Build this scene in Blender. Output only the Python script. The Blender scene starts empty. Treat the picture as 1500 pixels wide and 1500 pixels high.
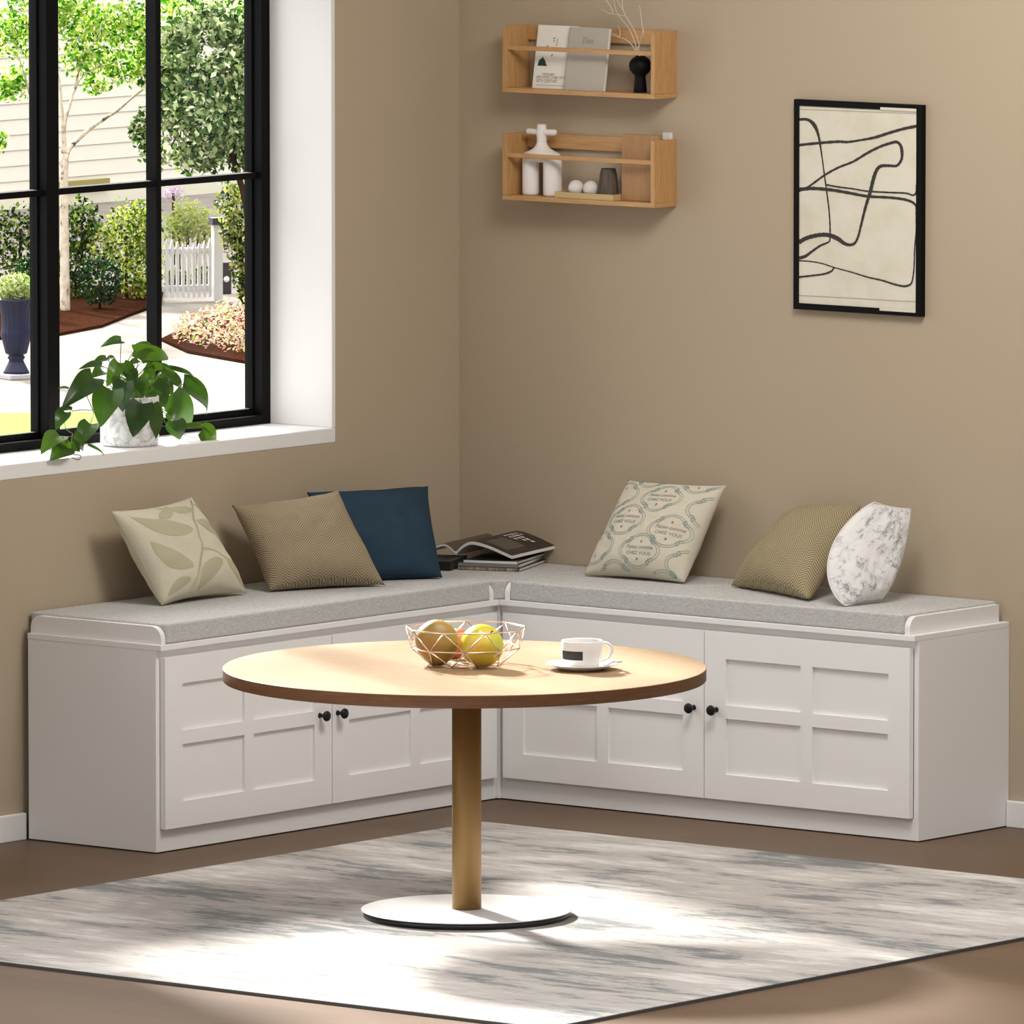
import bpy, bmesh, math, random
from mathutils import Vector, Matrix, Euler, noise as mnoise
rnd = random.Random(7)
C = bpy.context.scene.collection
S = bpy.context.scene

# ------------------------------------------------------------------ camera
CAM = Vector((17.1944, -21.2096, 3.4746))
FPX = 14818.13
PITCH, YAW = 0.1010, 0.6760
_cp, _sp = math.cos(PITCH), math.sin(PITCH)
FW = Vector((-math.sin(YAW)*_cp, math.cos(YAW)*_cp, -_sp))
RT = Vector((math.cos(YAW), math.sin(YAW), 0))
UP = RT.cross(FW)
cd = bpy.data.cameras.new('camera'); cam = bpy.data.objects.new('camera', cd); C.objects.link(cam)
cam.matrix_world = Matrix(((RT.x, UP.x, -FW.x, CAM.x), (RT.y, UP.y, -FW.y, CAM.y), (RT.z, UP.z, -FW.z, CAM.z), (0, 0, 0, 1)))
cd.sensor_width = 36.0; cd.lens = FPX/1500*36.0; cd.clip_start = 1.0; cd.clip_end = 600
S.camera = cam

# ------------------------------------------------------------------ light and exposure
W = bpy.data.worlds.new('world'); S.world = W; W.use_nodes = True
wt = W.node_tree; bg = wt.nodes['Background']; bg.inputs[1].default_value = 1.0
_tc = wt.nodes.new('ShaderNodeTexCoord'); _sx = wt.nodes.new('ShaderNodeSeparateXYZ'); wt.links.new(_tc.outputs['Generated'], _sx.inputs[0])
_mr = wt.nodes.new('ShaderNodeMapRange'); _mr.inputs[1].default_value = -1.0; _mr.inputs[2].default_value = 1.0; wt.links.new(_sx.outputs[2], _mr.inputs[0])
_rp = wt.nodes.new('ShaderNodeValToRGB'); wt.links.new(_mr.outputs[0], _rp.inputs[0]); _gl = wt.nodes.new('ShaderNodeMapRange'); _gl.interpolation_type = 'SMOOTHSTEP'; _gl.inputs[1].default_value = 0.15; _gl.inputs[2].default_value = -0.9; _gl.inputs[4].default_value = 2.0
wt.links.new(_sx.outputs[0], _gl.inputs[0])
_ad = wt.nodes.new('ShaderNodeMix'); _ad.data_type = 'RGBA'; _ad.blend_type = 'ADD'; _ad.inputs[0].default_value = 1.0; _ad.clamp_result = False
_hz = wt.nodes.new('ShaderNodeCombineColor'); [wt.links.new(_gl.outputs[0], _hz.inputs[_i]) for _i in range(3)]      # brighter haze on the sun's side
wt.links.new(_rp.outputs[0], _ad.inputs[6]); wt.links.new(_hz.outputs[0], _ad.inputs[7]); wt.links.new(_ad.outputs[2], bg.inputs[0])
_e = _rp.color_ramp.elements      # bright hazy sky overhead, dimmer towards the horizon
_e[0].position = 0.48; _e[0].color = (0.22, 0.21, 0.20, 1); _e[1].position = 1.0; _e[1].color = (5.0, 5.0, 5.0, 1)
for _p, _c in ((0.52, (0.20, 0.197, 0.19, 1)), (0.70, (0.40, 0.40, 0.40, 1)), (0.82, (3.0, 3.0, 3.0, 1))):
    _q = _e.new(_p); _q.color = _c
sl = bpy.data.lights.new('sun', 'SUN'); sl.energy = 16.0; sl.angle = math.radians(5.4); sl.color = (1.0, 0.97, 0.92)
SUN = Vector((1.12, -0.56, -0.66)).normalized()
so = bpy.data.objects.new('sun', sl); C.objects.link(so); so.rotation_euler = SUN.to_track_quat('-Z', 'Y').to_euler(); so.location = (-6, 4, 8)
def area(name, loc, target, size, energy, color=(1, 1, 1)):
    l = bpy.data.lights.new(name, 'AREA'); l.energy = energy; l.size = size; l.color = color
    o = bpy.data.objects.new(name, l); C.objects.link(o); o.location = loc
    o.rotation_euler = (Vector(target)-Vector(loc)).to_track_quat('-Z', 'Y').to_euler()
    return o
area('room_light', (2.4, -1.65, 3.1), (1.5, -1.0, 0.0), 1.2, 70, (1.0, 0.965, 0.91))
vs = S.view_settings; vs.view_transform = 'Standard'; vs.look = 'None'; vs.exposure = 0.15; vs.gamma = 1.0; vs.use_curve_mapping = False

# ------------------------------------------------------------------ helpers
def ray(u, v): return FW + RT*((u-750)/FPX) - UP*((v-750)/FPX)
def at(u, v, ax, val):
    i = 'xyz'.index(ax); d = ray(u, v)
    return CAM + d*((val-CAM[i])/d[i])

def mat(name, col, rough=0.5, metal=0.0, spec=0.5, build=None, **kw):
    m = bpy.data.materials.new(name); m.use_nodes = True
    nt = m.node_tree; b = nt.nodes['Principled BSDF']
    b.inputs['Base Color'].default_value = (*col, 1); b.inputs['Roughness'].default_value = rough
    b.inputs['Metallic'].default_value = metal; b.inputs['Specular IOR Level'].default_value = spec
    for k, v in kw.items(): b.inputs[k.replace('_', ' ')].default_value = v
    if build: build(nt, b)
    return m
def nd(nt, typ, **kw):
    n = nt.nodes.new(typ)
    for k, v in kw.items():
        if k.startswith('i_'): n.inputs[k[2:].replace('_', ' ')].default_value = v
        else: setattr(n, k, v)
    return n
def ramp(nt, fac, stops):
    r = nt.nodes.new('ShaderNodeValToRGB'); e = r.color_ramp.elements
    while len(e) < len(stops): e.new(0.5)
    for x, (p, c) in zip(e, stops): x.position = p; x.color = (*c, 1)
    nt.links.new(fac, r.inputs[0]); return r.outputs[0]
def coords(nt, scale=(1, 1, 1), rot=(0, 0, 0), kind='Object'):
    t = nt.nodes.new('ShaderNodeTexCoord'); m = nt.nodes.new('ShaderNodeMapping')
    m.inputs['Scale'].default_value = scale; m.inputs['Rotation'].default_value = rot
    nt.links.new(t.outputs[kind], m.inputs[0]); return m.outputs[0]
def noise(nt, vec, scale, detail=4, rough=0.55, dist=0.0):
    n = nd(nt, 'ShaderNodeTexNoise', i_Scale=scale, i_Detail=detail, i_Roughness=rough, i_Distortion=dist)
    if vec is not None: nt.links.new(vec, n.inputs['Vector'])
    return n.outputs['Fac']
def bump(nt, b, h, strength=0.3, dist=0.002):
    n = nd(nt, 'ShaderNodeBump', i_Strength=strength, i_Distance=dist)
    nt.links.new(h, n.inputs['Height']); nt.links.new(n.outputs[0], b.inputs['Normal'])
def mixc(nt, fac, a, c, mode='MIX'):
    n = nt.nodes.new('ShaderNodeMix'); n.data_type = 'RGBA'; n.blend_type = mode
    for sock, val in ((n.inputs[0], fac), (n.inputs[6], a), (n.inputs[7], c)):
        if isinstance(val, (int, float)): sock.default_value = val
        elif isinstance(val, tuple): sock.default_value = (*val, 1)
        else: nt.links.new(val, sock)
    return n.outputs[2]
def mth(nt, op, a, b=None, clamp=False):
    n = nt.nodes.new('ShaderNodeMath'); n.operation = op; n.use_clamp = clamp
    for s, val in zip(n.inputs, (a, b)):
        if val is None: continue
        if isinstance(val, (int, float)): s.default_value = val
        else: nt.links.new(val, s)
    return n.outputs[0]

class MB:
    def __init__(s): s.v = []; s.f = []; s.m = []; s.sm = []; s.uv = {}
    def add(s, verts, faces, mi=0, smooth=False):
        o = len(s.v); s.v += [Vector(x) for x in verts]
        for f in faces: s.f.append([o+i for i in f]); s.m.append(mi); s.sm.append(smooth)
        return o
    def box(s, a, b, mi=0):
        x0, y0, z0 = a; x1, y1, z1 = b
        s.add([(x0,y0,z0),(x1,y0,z0),(x1,y1,z0),(x0,y1,z0),(x0,y0,z1),(x1,y0,z1),(x1,y1,z1),(x0,y1,z1)],
              [(0,3,2,1),(4,5,6,7),(0,1,5,4),(1,2,6,5),(2,3,7,6),(3,0,4,7)], mi); return s
    def hexa(s, p, mi=0):   # 4 bottom corners, 4 top corners
        s.add(p, [(0,3,2,1),(4,5,6,7),(0,1,5,4),(1,2,6,5),(2,3,7,6),(3,0,4,7)], mi); return s
    def prism(s, poly, d, mi=0):   # polygon extruded by the vector d
        n = len(poly); d = Vector(d); p = [Vector(q) for q in poly]
        s.add(p+[q+d for q in p], [tuple(reversed(range(n))), tuple(range(n, 2*n))]+[(i, (i+1) % n, n+(i+1) % n, n+i) for i in range(n)], mi); return s
    def lathe(s, prof, c=(0,0,0), n=48, mi=0, axis=None, caps=True):
        c = Vector(c); M = Matrix.Identity(3)
        if axis is not None: M = Vector((0,0,1)).rotation_difference(Vector(axis)).to_matrix()
        vs_ = []; k = len(prof)
        for r, z in prof:
            for i in range(n):
                a = 2*math.pi*i/n; vs_.append(c + M @ Vector((r*math.cos(a), r*math.sin(a), z)))
        fs = [(j*n+i, j*n+(i+1) % n, (j+1)*n+(i+1) % n, (j+1)*n+i) for j in range(k-1) for i in range(n)]
        o = s.add(vs_, fs, mi, True)
        if caps:
            for j, rev in ((0, True), (k-1, False)):
                if prof[j][0] > 1e-5:
                    f = [o+j*n+i for i in range(n)]; s.f.append(f[::-1] if rev else f); s.m.append(mi); s.sm.append(False)
        return s
    def tube(s, path, r, n=8, mi=0, closed=False):
        P = [Vector(p) for p in path]; k = len(P); rs = r if isinstance(r, (list, tuple)) else [r]*k
        vs_ = []; nrm = None
        for i in range(k):
            a = P[(i-1) % k] if (closed or i > 0) else P[i]; b = P[(i+1) % k] if (closed or i < k-1) else P[i]
            t = (b-a).normalized() if (b-a).length > 1e-9 else Vector((0,0,1))
            if nrm is None: nrm = t.orthogonal().normalized()
            nrm = (nrm - t*nrm.dot(t))
            nrm = nrm.normalized() if nrm.length > 1e-6 else t.orthogonal().normalized()
            bn = t.cross(nrm)
            for j in range(n):
                q = 2*math.pi*j/n; vs_.append(P[i] + (nrm*math.cos(q)+bn*math.sin(q))*rs[i])
        fs = [(i*n+j, i*n+(j+1) % n, ((i+1) % k)*n+(j+1) % n, ((i+1) % k)*n+j) for i in range(k if closed else k-1) for j in range(n)]
        if not closed: fs += [tuple(reversed(range(n))), tuple((k-1)*n+j for j in range(n))]
        s.add(vs_, fs, mi, True); return s
    def grid(s, fn, nu, nv, mi=0, smooth=True, uv=False):
        vs_ = [fn(i/nu, j/nv) for j in range(nv+1) for i in range(nu+1)]
        o = s.add(vs_, [(j*(nu+1)+i, j*(nu+1)+i+1, (j+1)*(nu+1)+i+1, (j+1)*(nu+1)+i) for j in range(nv) for i in range(nu)], mi, smooth)
        if uv:
            for j in range(nv+1):
                for i in range(nu+1): s.uv[o+j*(nu+1)+i] = (i/nu, j/nv)
        return s
    def build(s, name, mats, parent=None, bevel=0.0, seg=2, origin=None, wn=False):
        if not isinstance(mats, (list, tuple)): mats = [mats]
        me = bpy.data.meshes.new(name)
        o0 = Vector(origin) if origin is not None else Vector((0,0,0))
        me.from_pydata([v-o0 for v in s.v], [], s.f); me.update()
        for m in mats: me.materials.append(m)
        me.polygons.foreach_set('material_index', s.m); me.polygons.foreach_set('use_smooth', s.sm)
        if s.uv:
            l = me.uv_layers.new(name='UVMap')
            for lp in me.loops: l.data[lp.index].uv = s.uv.get(lp.vertex_index, (0, 0))
        o = bpy.data.objects.new(name, me); C.objects.link(o); o.location = o0
        if parent is not None:
            o.parent = parent; o.location = o0 - pworld(parent)
        if bevel:
            b = o.modifiers.new('bevel', 'BEVEL'); b.width = bevel; b.segments = seg; b.limit_method = 'ANGLE'; b.angle_limit = math.radians(40)
        return o
def pworld(o):
    p = Vector(o.location)
    while o.parent is not None: o = o.parent; p += Vector(o.location)
    return p
def tag(o, label=None, cat=None, group=None, kind=None):
    if label: o['label'] = label
    if cat: o['category'] = cat
    if group: o['group'] = group
    if kind: o['kind'] = kind
    return o
def empty(name, loc, label=None, cat=None, group=None, kind=None):
    o = bpy.data.objects.new(name, None); C.objects.link(o); o.location = loc; o.empty_display_size = 0.05
    return tag(o, label, cat, group, kind)
def copy_tree(o, parent=None):
    c = o.copy(); C.objects.link(c)
    if parent is not None: c.parent = parent
    for ch in list(o.children): copy_tree(ch, c)
    return c
def bez(pts, n=8):   # Catmull-Rom through the points
    P = [Vector(p) for p in pts]; P = [P[0]*2-P[1]]+P+[P[-1]*2-P[-2]]; out = []
    for i in range(1, len(P)-2):
        for k in range(n):
            t = k/n; a, b, c, d = P[i-1:i+3]
            out.append(0.5*((2*b)+(c-a)*t+(2*a-5*b+4*c-d)*t*t+(3*b-a-3*c+d)*t**3))
    out.append(P[-2]); return out
def text_polys(txt, size, align='CENTER'):
    cu = bpy.data.curves.new('t', 'FONT'); cu.body = txt; cu.size = size; cu.align_x = align; cu.resolution_u = 3
    o = bpy.data.objects.new('t', cu); C.objects.link(o)
    bpy.context.view_layer.update()
    me = bpy.data.meshes.new_from_object(o.evaluated_get(bpy.context.evaluated_depsgraph_get()))
    v = [tuple(x.co) for x in me.vertices]; f = [tuple(p.vertices) for p in me.polygons]
    bpy.data.objects.remove(o); bpy.data.curves.remove(cu); bpy.data.meshes.remove(me)
    return v, f
def ribbon(mb, pts, wid, nrm, mi=0):   # flat line along 3D pts, facing nrm
    k = len(pts); vs_ = []
    for i in range(k):
        t = (pts[min(i+1, k-1)]-pts[max(i-1, 0)]).normalized(); sd = t.cross(nrm).normalized()
        w = (wid[i] if isinstance(wid, list) else wid)/2
        vs_ += [pts[i]-sd*w, pts[i]+sd*w]
    mb.add(vs_, [(2*i, 2*i+2, 2*i+3, 2*i+1) for i in range(k-1)], mi)

# ------------------------------------------------------------------ materials
def b_wall(nt, b):
    v = coords(nt); n = noise(nt, v, 140, 3); bump(nt, b, n, 0.05, 0.001)
    nt.links.new(mixc(nt, noise(nt, v, 1.2, 2), (0.445, 0.363, 0.265), (0.463, 0.380, 0.279)), b.inputs['Base Color'])
M_wall = mat('wall_paint', (0.48, 0.385, 0.29), 0.75, spec=0.25, build=b_wall)
M_white = mat('white_paint', (0.85, 0.84, 0.835), 0.42, spec=0.35)
M_trim = mat('trim_white', (0.82, 0.81, 0.80), 0.45, spec=0.35)
M_black = mat('black_metal', (0.004, 0.004, 0.004), 0.55, spec=0.08)
M_knob = mat('black_knob', (0.006, 0.006, 0.006), 0.35, spec=0.3)
def b_floor(nt, b):
    v = coords(nt)
    br = nd(nt, 'ShaderNodeTexBrick', i_Scale=1.0); br.offset = 0.37; br.inputs['Brick Width'].default_value = 1.3; br.inputs['Row Height'].default_value = 0.15
    br.inputs['Mortar Size'].default_value = 0.0012; br.inputs['Color1'].default_value = (0.10, 0.060, 0.033, 1); br.inputs['Color2'].default_value = (0.125, 0.075, 0.042, 1); br.inputs['Mortar'].default_value = (0.09, 0.055, 0.035, 1)
    nt.links.new(v, br.inputs['Vector'])
    g = noise(nt, coords(nt, (1.6, 22, 1)), 3.0, 6, 0.6, 0.4)
    c = mixc(nt, ramp(nt, g, [(0.3, (0, 0, 0)), (0.75, (1, 1, 1))]), br.outputs['Color'], (0.15, 0.09, 0.05))
    nt.links.new(mixc(nt, 0.55, br.outputs['Color'], c), b.inputs['Base Color'])
    bump(nt, b, g, 0.08, 0.001)
M_floor = mat('wood_floor', (0.2, 0.13, 0.09), 0.45, spec=0.32, build=b_floor)
def b_oak(sc, c1, c2):
    def f(nt, b):
        g = noise(nt, coords(nt, sc), 4.0, 6, 0.62, 0.8)
        nt.links.new(ramp(nt, g, [(0.3, c1), (0.7, c2)]), b.inputs['Base Color']); bump(nt, b, g, 0.06, 0.0006)
    return f
M_oakx = mat('oak_horizontal', (0.5, 0.3, 0.13), 0.45, build=b_oak((3, 30, 30), (0.44, 0.235, 0.085), (0.58, 0.335, 0.14)))
M_oakz = mat('oak_upright', (0.5, 0.3, 0.13), 0.45, build=b_oak((30, 30, 3), (0.44, 0.235, 0.085), (0.58, 0.335, 0.14)))
M_table = mat('table_wood', (0.5, 0.3, 0.15), 0.42, spec=0.45, build=b_oak((2.0, 17, 17), (0.285, 0.183, 0.095), (0.345, 0.23, 0.126)))
M_edge = mat('table_edge_wood', (0.3, 0.14, 0.05), 0.5, build=b_oak((3, 3, 60), (0.115, 0.045, 0.015), (0.195, 0.084, 0.03)))
M_brass = mat('brushed_brass', (0.27, 0.155, 0.045), 0.5, metal=0.3)
M_platetop = mat('white_enamel', (0.85, 0.85, 0.84), 0.35)
M_plateblk = mat('black_rim', (0.01, 0.01, 0.01), 0.35)
def b_cush(nt, b):
    v = coords(nt); n1 = noise(nt, coords(nt, (420, 420, 150)), 1.0, 2, 0.6); n2 = noise(nt, coords(nt, (110, 110, 480)), 1.0, 2, 0.6)
    h = mth(nt, 'ADD', n1, n2)
    nt.links.new(ramp(nt, mth(nt, 'MULTIPLY', h, 0.5), [(0.35, (0.40, 0.40, 0.395)), (0.65, (0.64, 0.635, 0.625))]), b.inputs['Base Color'])
    bump(nt, b, h, 0.35, 0.002)
M_cush = mat('grey_weave', (0.55, 0.54, 0.52), 0.9, spec=0.1, build=b_cush)
def b_rug(nt, b):
    n1 = noise(nt, coords(nt, (0.9, 2.6, 1)), 1.7, 3, 0.55, 0.8)          # big patches
    n2 = noise(nt, coords(nt, (9, 50, 1)), 1.8, 6, 0.78)                # broken brush marks along x
    n3 = noise(nt, coords(nt, (2.6, 13, 1)), 1.6, 4, 0.6, 0.5)
    f = mth(nt, 'ADD', mth(nt, 'MULTIPLY', n1, 0.55), mth(nt, 'ADD', mth(nt, 'MULTIPLY', n2, 0.36), mth(nt, 'MULTIPLY', n3, 0.30)))
    c = ramp(nt, f, [(0.47, (0.185, 0.19, 0.19)), (0.548, (0.25, 0.255, 0.25)), (0.562, (0.405, 0.382, 0.36)), (0.64, (0.45, 0.418, 0.392)), (0.70, (0.60, 0.58, 0.555))])
    nt.links.new(c, b.inputs['Base Color']); bump(nt, b, n2, 0.25, 0.002)
M_rug = mat('abstract_rug', (0.6, 0.59, 0.57), 0.95, spec=0.05, build=b_rug)
M_rugedge = mat('rug_binding', (0.05, 0.048, 0.045), 0.9)
M_paper = mat('page_white', (0.80, 0.78, 0.74), 0.7)
M_ceramic = mat('white_ceramic', (0.82, 0.80, 0.78), 0.25)
M_matte = mat('matte_white_plaster', (0.83, 0.79, 0.765), 0.8, spec=0.2)
M_ink = mat('dark_ink', (0.03, 0.028, 0.025), 0.7)
def b_glass(nt, b):
    out = nt.nodes['Material Output']; t = nt.nodes.new('ShaderNodeBsdfTransparent'); g = nd(nt, 'ShaderNodeBsdfGlossy', i_Roughness=0.02)
    fr = nd(nt, 'ShaderNodeFresnel', i_IOR=1.12); mx = nt.nodes.new('ShaderNodeMixShader')
    nt.links.new(fr.outputs[0], mx.inputs[0]); nt.links.new(t.outputs[0], mx.inputs[1]); nt.links.new(g.outputs[0], mx.inputs[2]); nt.links.new(mx.outputs[0], out.inputs[0])
M_glass = mat('window_glass', (1, 1, 1), 0.0, build=b_glass)
def leafmat(name, cols, trans=0.45, rough=0.5, spec=0.4):
    def f(nt, b):
        out = nt.nodes['Material Output']; g = nt.nodes.new('ShaderNodeNewGeometry')
        k = len(cols); c = ramp(nt, g.outputs['Random Per Island'], [(i/max(1, k-1), cc) for i, cc in enumerate(cols)])
        nt.links.new(c, b.inputs['Base Color'])
        tr = nt.nodes.new('ShaderNodeBsdfTranslucent'); hs = nd(nt, 'ShaderNodeHueSaturation', i_Saturation=1.15, i_Value=1.15)
        nt.links.new(c, hs.inputs['Color']); nt.links.new(hs.outputs[0], tr.inputs[0])
        mx = nd(nt, 'ShaderNodeMixShader'); mx.inputs[0].default_value = trans
        nt.links.new(b.outputs[0], mx.inputs[1]); nt.links.new(tr.outputs[0], mx.inputs[2]); nt.links.new(mx.outputs[0], out.inputs[0])
    return mat(name, cols[0], rough, spec=spec, build=f)
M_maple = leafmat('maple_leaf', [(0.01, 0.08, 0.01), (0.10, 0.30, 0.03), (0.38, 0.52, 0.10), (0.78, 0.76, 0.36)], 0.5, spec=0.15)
M_dkleaf = leafmat('laurel_leaf', [(0.004, 0.02, 0.004), (0.06, 0.14, 0.03), (0.34, 0.43, 0.18), (0.75, 0.80, 0.50)], 0.35, 0.5, 0.25)  # darkest and palest tones paint in shadows and highlights among the leaves
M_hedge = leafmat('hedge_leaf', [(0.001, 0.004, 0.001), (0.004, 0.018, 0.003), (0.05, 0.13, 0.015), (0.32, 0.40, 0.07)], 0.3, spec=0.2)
M_hedgeb = leafmat('sunny_hedge_leaf', [(0.002, 0.01, 0.002), (0.08, 0.18, 0.02), (0.38, 0.46, 0.08), (0.70, 0.68, 0.22)], 0.4, spec=0.2)  # lighter copy of the hedge leaf, sunlight put into its colours
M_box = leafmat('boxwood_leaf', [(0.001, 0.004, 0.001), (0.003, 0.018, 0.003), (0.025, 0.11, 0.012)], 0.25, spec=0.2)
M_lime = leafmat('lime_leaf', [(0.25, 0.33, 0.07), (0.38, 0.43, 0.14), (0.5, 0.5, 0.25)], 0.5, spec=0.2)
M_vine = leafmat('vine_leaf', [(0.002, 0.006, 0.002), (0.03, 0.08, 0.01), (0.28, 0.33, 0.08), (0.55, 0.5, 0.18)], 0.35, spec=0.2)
M_flower = leafmat('pink_flower', [(0.60, 0.16, 0.17), (0.68, 0.40, 0.32), (0.60, 0.55, 0.25), (0.16, 0.26, 0.04), (0.72, 0.55, 0.48), (0.08, 0.03, 0.01)], 0.35, spec=0.2)
M_lilac = leafmat('lilac_flower', [(0.5, 0.3, 0.55), (0.65, 0.5, 0.7), (0.5, 0.55, 0.3)], 0.3)
M_fernlime = leafmat('urn_leaf', [(0.12, 0.2, 0.05), (0.30, 0.36, 0.13), (0.5, 0.5, 0.28)], 0.4, spec=0.2)
M_pothos = leafmat('pothos_leaf', [(0.016, 0.045, 0.006), (0.026, 0.068, 0.008), (0.05, 0.105, 0.011)], 0.2, 0.32, 0.5)
M_stem = mat('plant_stem', (0.06, 0.11, 0.025), 0.6)
def b_bark(nt, b):
    n = noise(nt, coords(nt, (1, 1, 0.6)), 14, 4, 0.7)
    nt.links.new(ramp(nt, n, [(0.36, (0.06, 0.045, 0.035)), (0.46, (0.55, 0.45, 0.34)), (0.7, (0.78, 0.70, 0.58))]), b.inputs['Base Color'])
M_bark = mat('pale_bark', (0.6, 0.5, 0.4), 0.9, build=b_bark)
M_dkbark = mat('dark_bark', (0.05, 0.03, 0.02), 0.9, spec=0.0)

# ------------------------------------------------------------------ room shell
WX = -0.2125                      # front plane of the window frame
YJ, YL = -0.541, -2.48            # inner faces of the window liner
ZS, ZT = 0.976, 2.34
m = MB()
m.box((-0.276, YJ+0.015, 0), (0, 0.3, 3.2)); m.box((-0.276, -5.2, 0), (0, YL-0.015, 3.2))
m.box((-0.276, YL-0.015, 0), (0, YJ+0.015, ZS-0.04)); m.box((-0.276, YL-0.015, ZT+0.015), (0, YJ+0.015, 3.2))
tag(m.build('wall_left', M_wall), kind='structure')
tag(MB().box((0, 0, 0), (5.2, 0.3, 3.2)).build('wall_right', M_wall), kind='structure')
tag(MB().box((-0.34, -5.2, -0.3), (5.2, 0.3, 0)).build('floor', M_floor), kind='structure')
M_ceil = mat('ceiling_white', (0.8, 0.79, 0.77), 0.9)
tag(MB().box((-0.34, -5.2, 3.2), (5.2, 0.3, 3.4)).build('ceiling', M_ceil), kind='structure')
m = MB(); m.box((0, -5.2, 0), (0.016, -1.793, 0.07)); tag(m.build('baseboard_left', M_trim, bevel=0.003), kind='structure')
m = MB(); m.box((1.8445, -0.016, 0), (5.2, 0, 0.07)); tag(m.build('baseboard_right', M_trim, bevel=0.003), kind='structure')

# window
win = empty('window_1', (WX, -1.42, ZS), kind='structure')
m = MB(); m.box((-0.276, YL-0.015, ZS-0.04), (0.0015, YJ+0.015, ZS)); m.build('window_sill', M_trim, win, bevel=0.003)
m = MB(); m.box((-0.276, YJ, ZS), (0.0015, YJ+0.015, ZT)); m.box((-0.276, YL-0.015, ZS), (0.0015, YL, ZT)); m.box((-0.276, YL-0.015, ZT), (0.0015, YJ+0.015, ZT+0.015))
m.build('window_liner', M_trim, win, bevel=0.002)
fx0, fx1 = -0.275, WX
m = MB()
m.box((fx0, YJ-0.034, ZS), (fx1, YJ, ZT)); m.box((fx0, YL, ZS), (fx1, YL+0.034, ZT))
m.box((fx0, YL+0.034, ZS), (fx1, YJ-0.034, ZS+0.024)); m.box((fx0, YL+0.034, ZT-0.03), (fx1, YJ-0.034, ZT))
m.box((fx0, -1.443, ZS+0.024), (fx1, -1.3955, ZT-0.03))
m.build('window_frame', M_black, win, bevel=0.0015)
for y0, y1 in ((-1.3955, YJ-0.034), (YL+0.034, -1.443)):
    m = MB(); sx0, sx1 = -0.262, -0.243
    m.box((sx0, y0, 1.0), (sx1, y0+0.006, ZT-0.03)); m.box((sx0, y1-0.006, 1.0), (sx1, y1, ZT-0.03))
    m.box((sx0, y0+0.006, 1.0), (sx1, y1-0.006, 1.017)); m.box((sx0, y0+0.006, ZT-0.047), (sx1, y1-0.006, ZT-0.03))
    ym = (y0+y1)/2+0.003
    m.box((-0.262, ym-0.010, 1.017), (-0.225, ym+0.010, ZT-0.047))
    m.box((-0.262, y0, 1.6345), (-0.2265, ym-0.010, 1.6515)); m.box((-0.262, ym+0.010, 1.6345), (-0.2265, y1, 1.6515))
    sash = m.build('window_sash', M_black, win, bevel=0.001)
    MB().box((-0.2635, y0+0.003, 1.01), (-0.2625, y1-0.003, ZT-0.04)).build('glass_pane', M_glass, sash)

# ------------------------------------------------------------------ corner bench
D1, D2, HB = 0.4552, 0.3969, 0.5375
LB, RB = 1.7916, 1.843
JX, JY = 0.4738, -0.4169           # where the two lids meet
DZ0, DZ1, DT = 0.062, 0.503, 0.0167
def door(parent, side, a, b, knob_at):
    # a..b along the bench; side 'L' faces +x, 'R' faces -y
    def P(s, z, d):
        return (D1+0.0004+d, s, z) if side == 'L' else (s, -D2-0.0004-d, z)
    def bx(mb, s0, s1, z0, z1, d0, d1):
        p, q = P(s0, z0, d0), P(s1, z1, d1)
        mb.box(tuple(min(x, y) for x, y in zip(p, q)), tuple(max(x, y) for x, y in zip(p, q)))
    w = b-a; m = MB(); dz = DT-0.008
    bx(m, a, b, DZ0, DZ1, 0, dz)
    s = [a, a+0.069, a+w/2-0.019, a+w/2+0.019, b-0.069, b]
    z = [DZ0, 0.129, 0.276, 0.311, 0.4325, DZ1]
    for i in (0, 2, 4): bx(m, s[i], s[i+1], DZ0, DZ1, dz, DT)
    for i in (0, 2, 4):
        bx(m, s[1], s[2], z[i], z[i+1], dz, DT); bx(m, s[3], s[4], z[i], z[i+1], dz, DT)
    d = m.build('door', M_white, parent)
    k = MB(); ax = (1, 0, 0) if side == 'L' else (0, -1, 0)
    k.lathe([(0.0075, 0), (0.0055, 0.003), (0.0045, 0.012), (0.006, 0.017), (0.0125, 0.020), (0.0140, 0.0235), (0.0125, 0.0275), (0.008, 0.0295), (0, 0.030)], P(knob_at, 0.2975, DT), 24, axis=ax)
    k.build('knob', M_knob, d)
def carcass(mb, x0, x1, y0, y1, ends, z1=0.5217):
    pass
def fin(mb, side, t0, t1, back, front, z0=HB, z1=0.5835, r=0.034, rb=0.0):
    # end panel with rounded front top corner
    pr = [(back, z0), (front, z0)]
    for k in range(9):
        a = k/8*math.pi/2; pr.append((front-r+r*math.cos(a), z1-r+r*math.sin(a)))
    if rb:
        for k in range(9):
            a = math.pi/2+k/8*math.pi/2; pr.append((back+rb+rb*math.cos(a), z1-rb+rb*math.sin(a)))
    else: pr.append((back, z1))
    if side == 'L': mb.prism([(s, t0, z) for s, z in pr], (0, t1-t0, 0))
    else: mb.prism([(t0, -s, z) for s, z in pr], (t1-t0, 0, 0))
T = 0.0155
gl = 0.021
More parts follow.
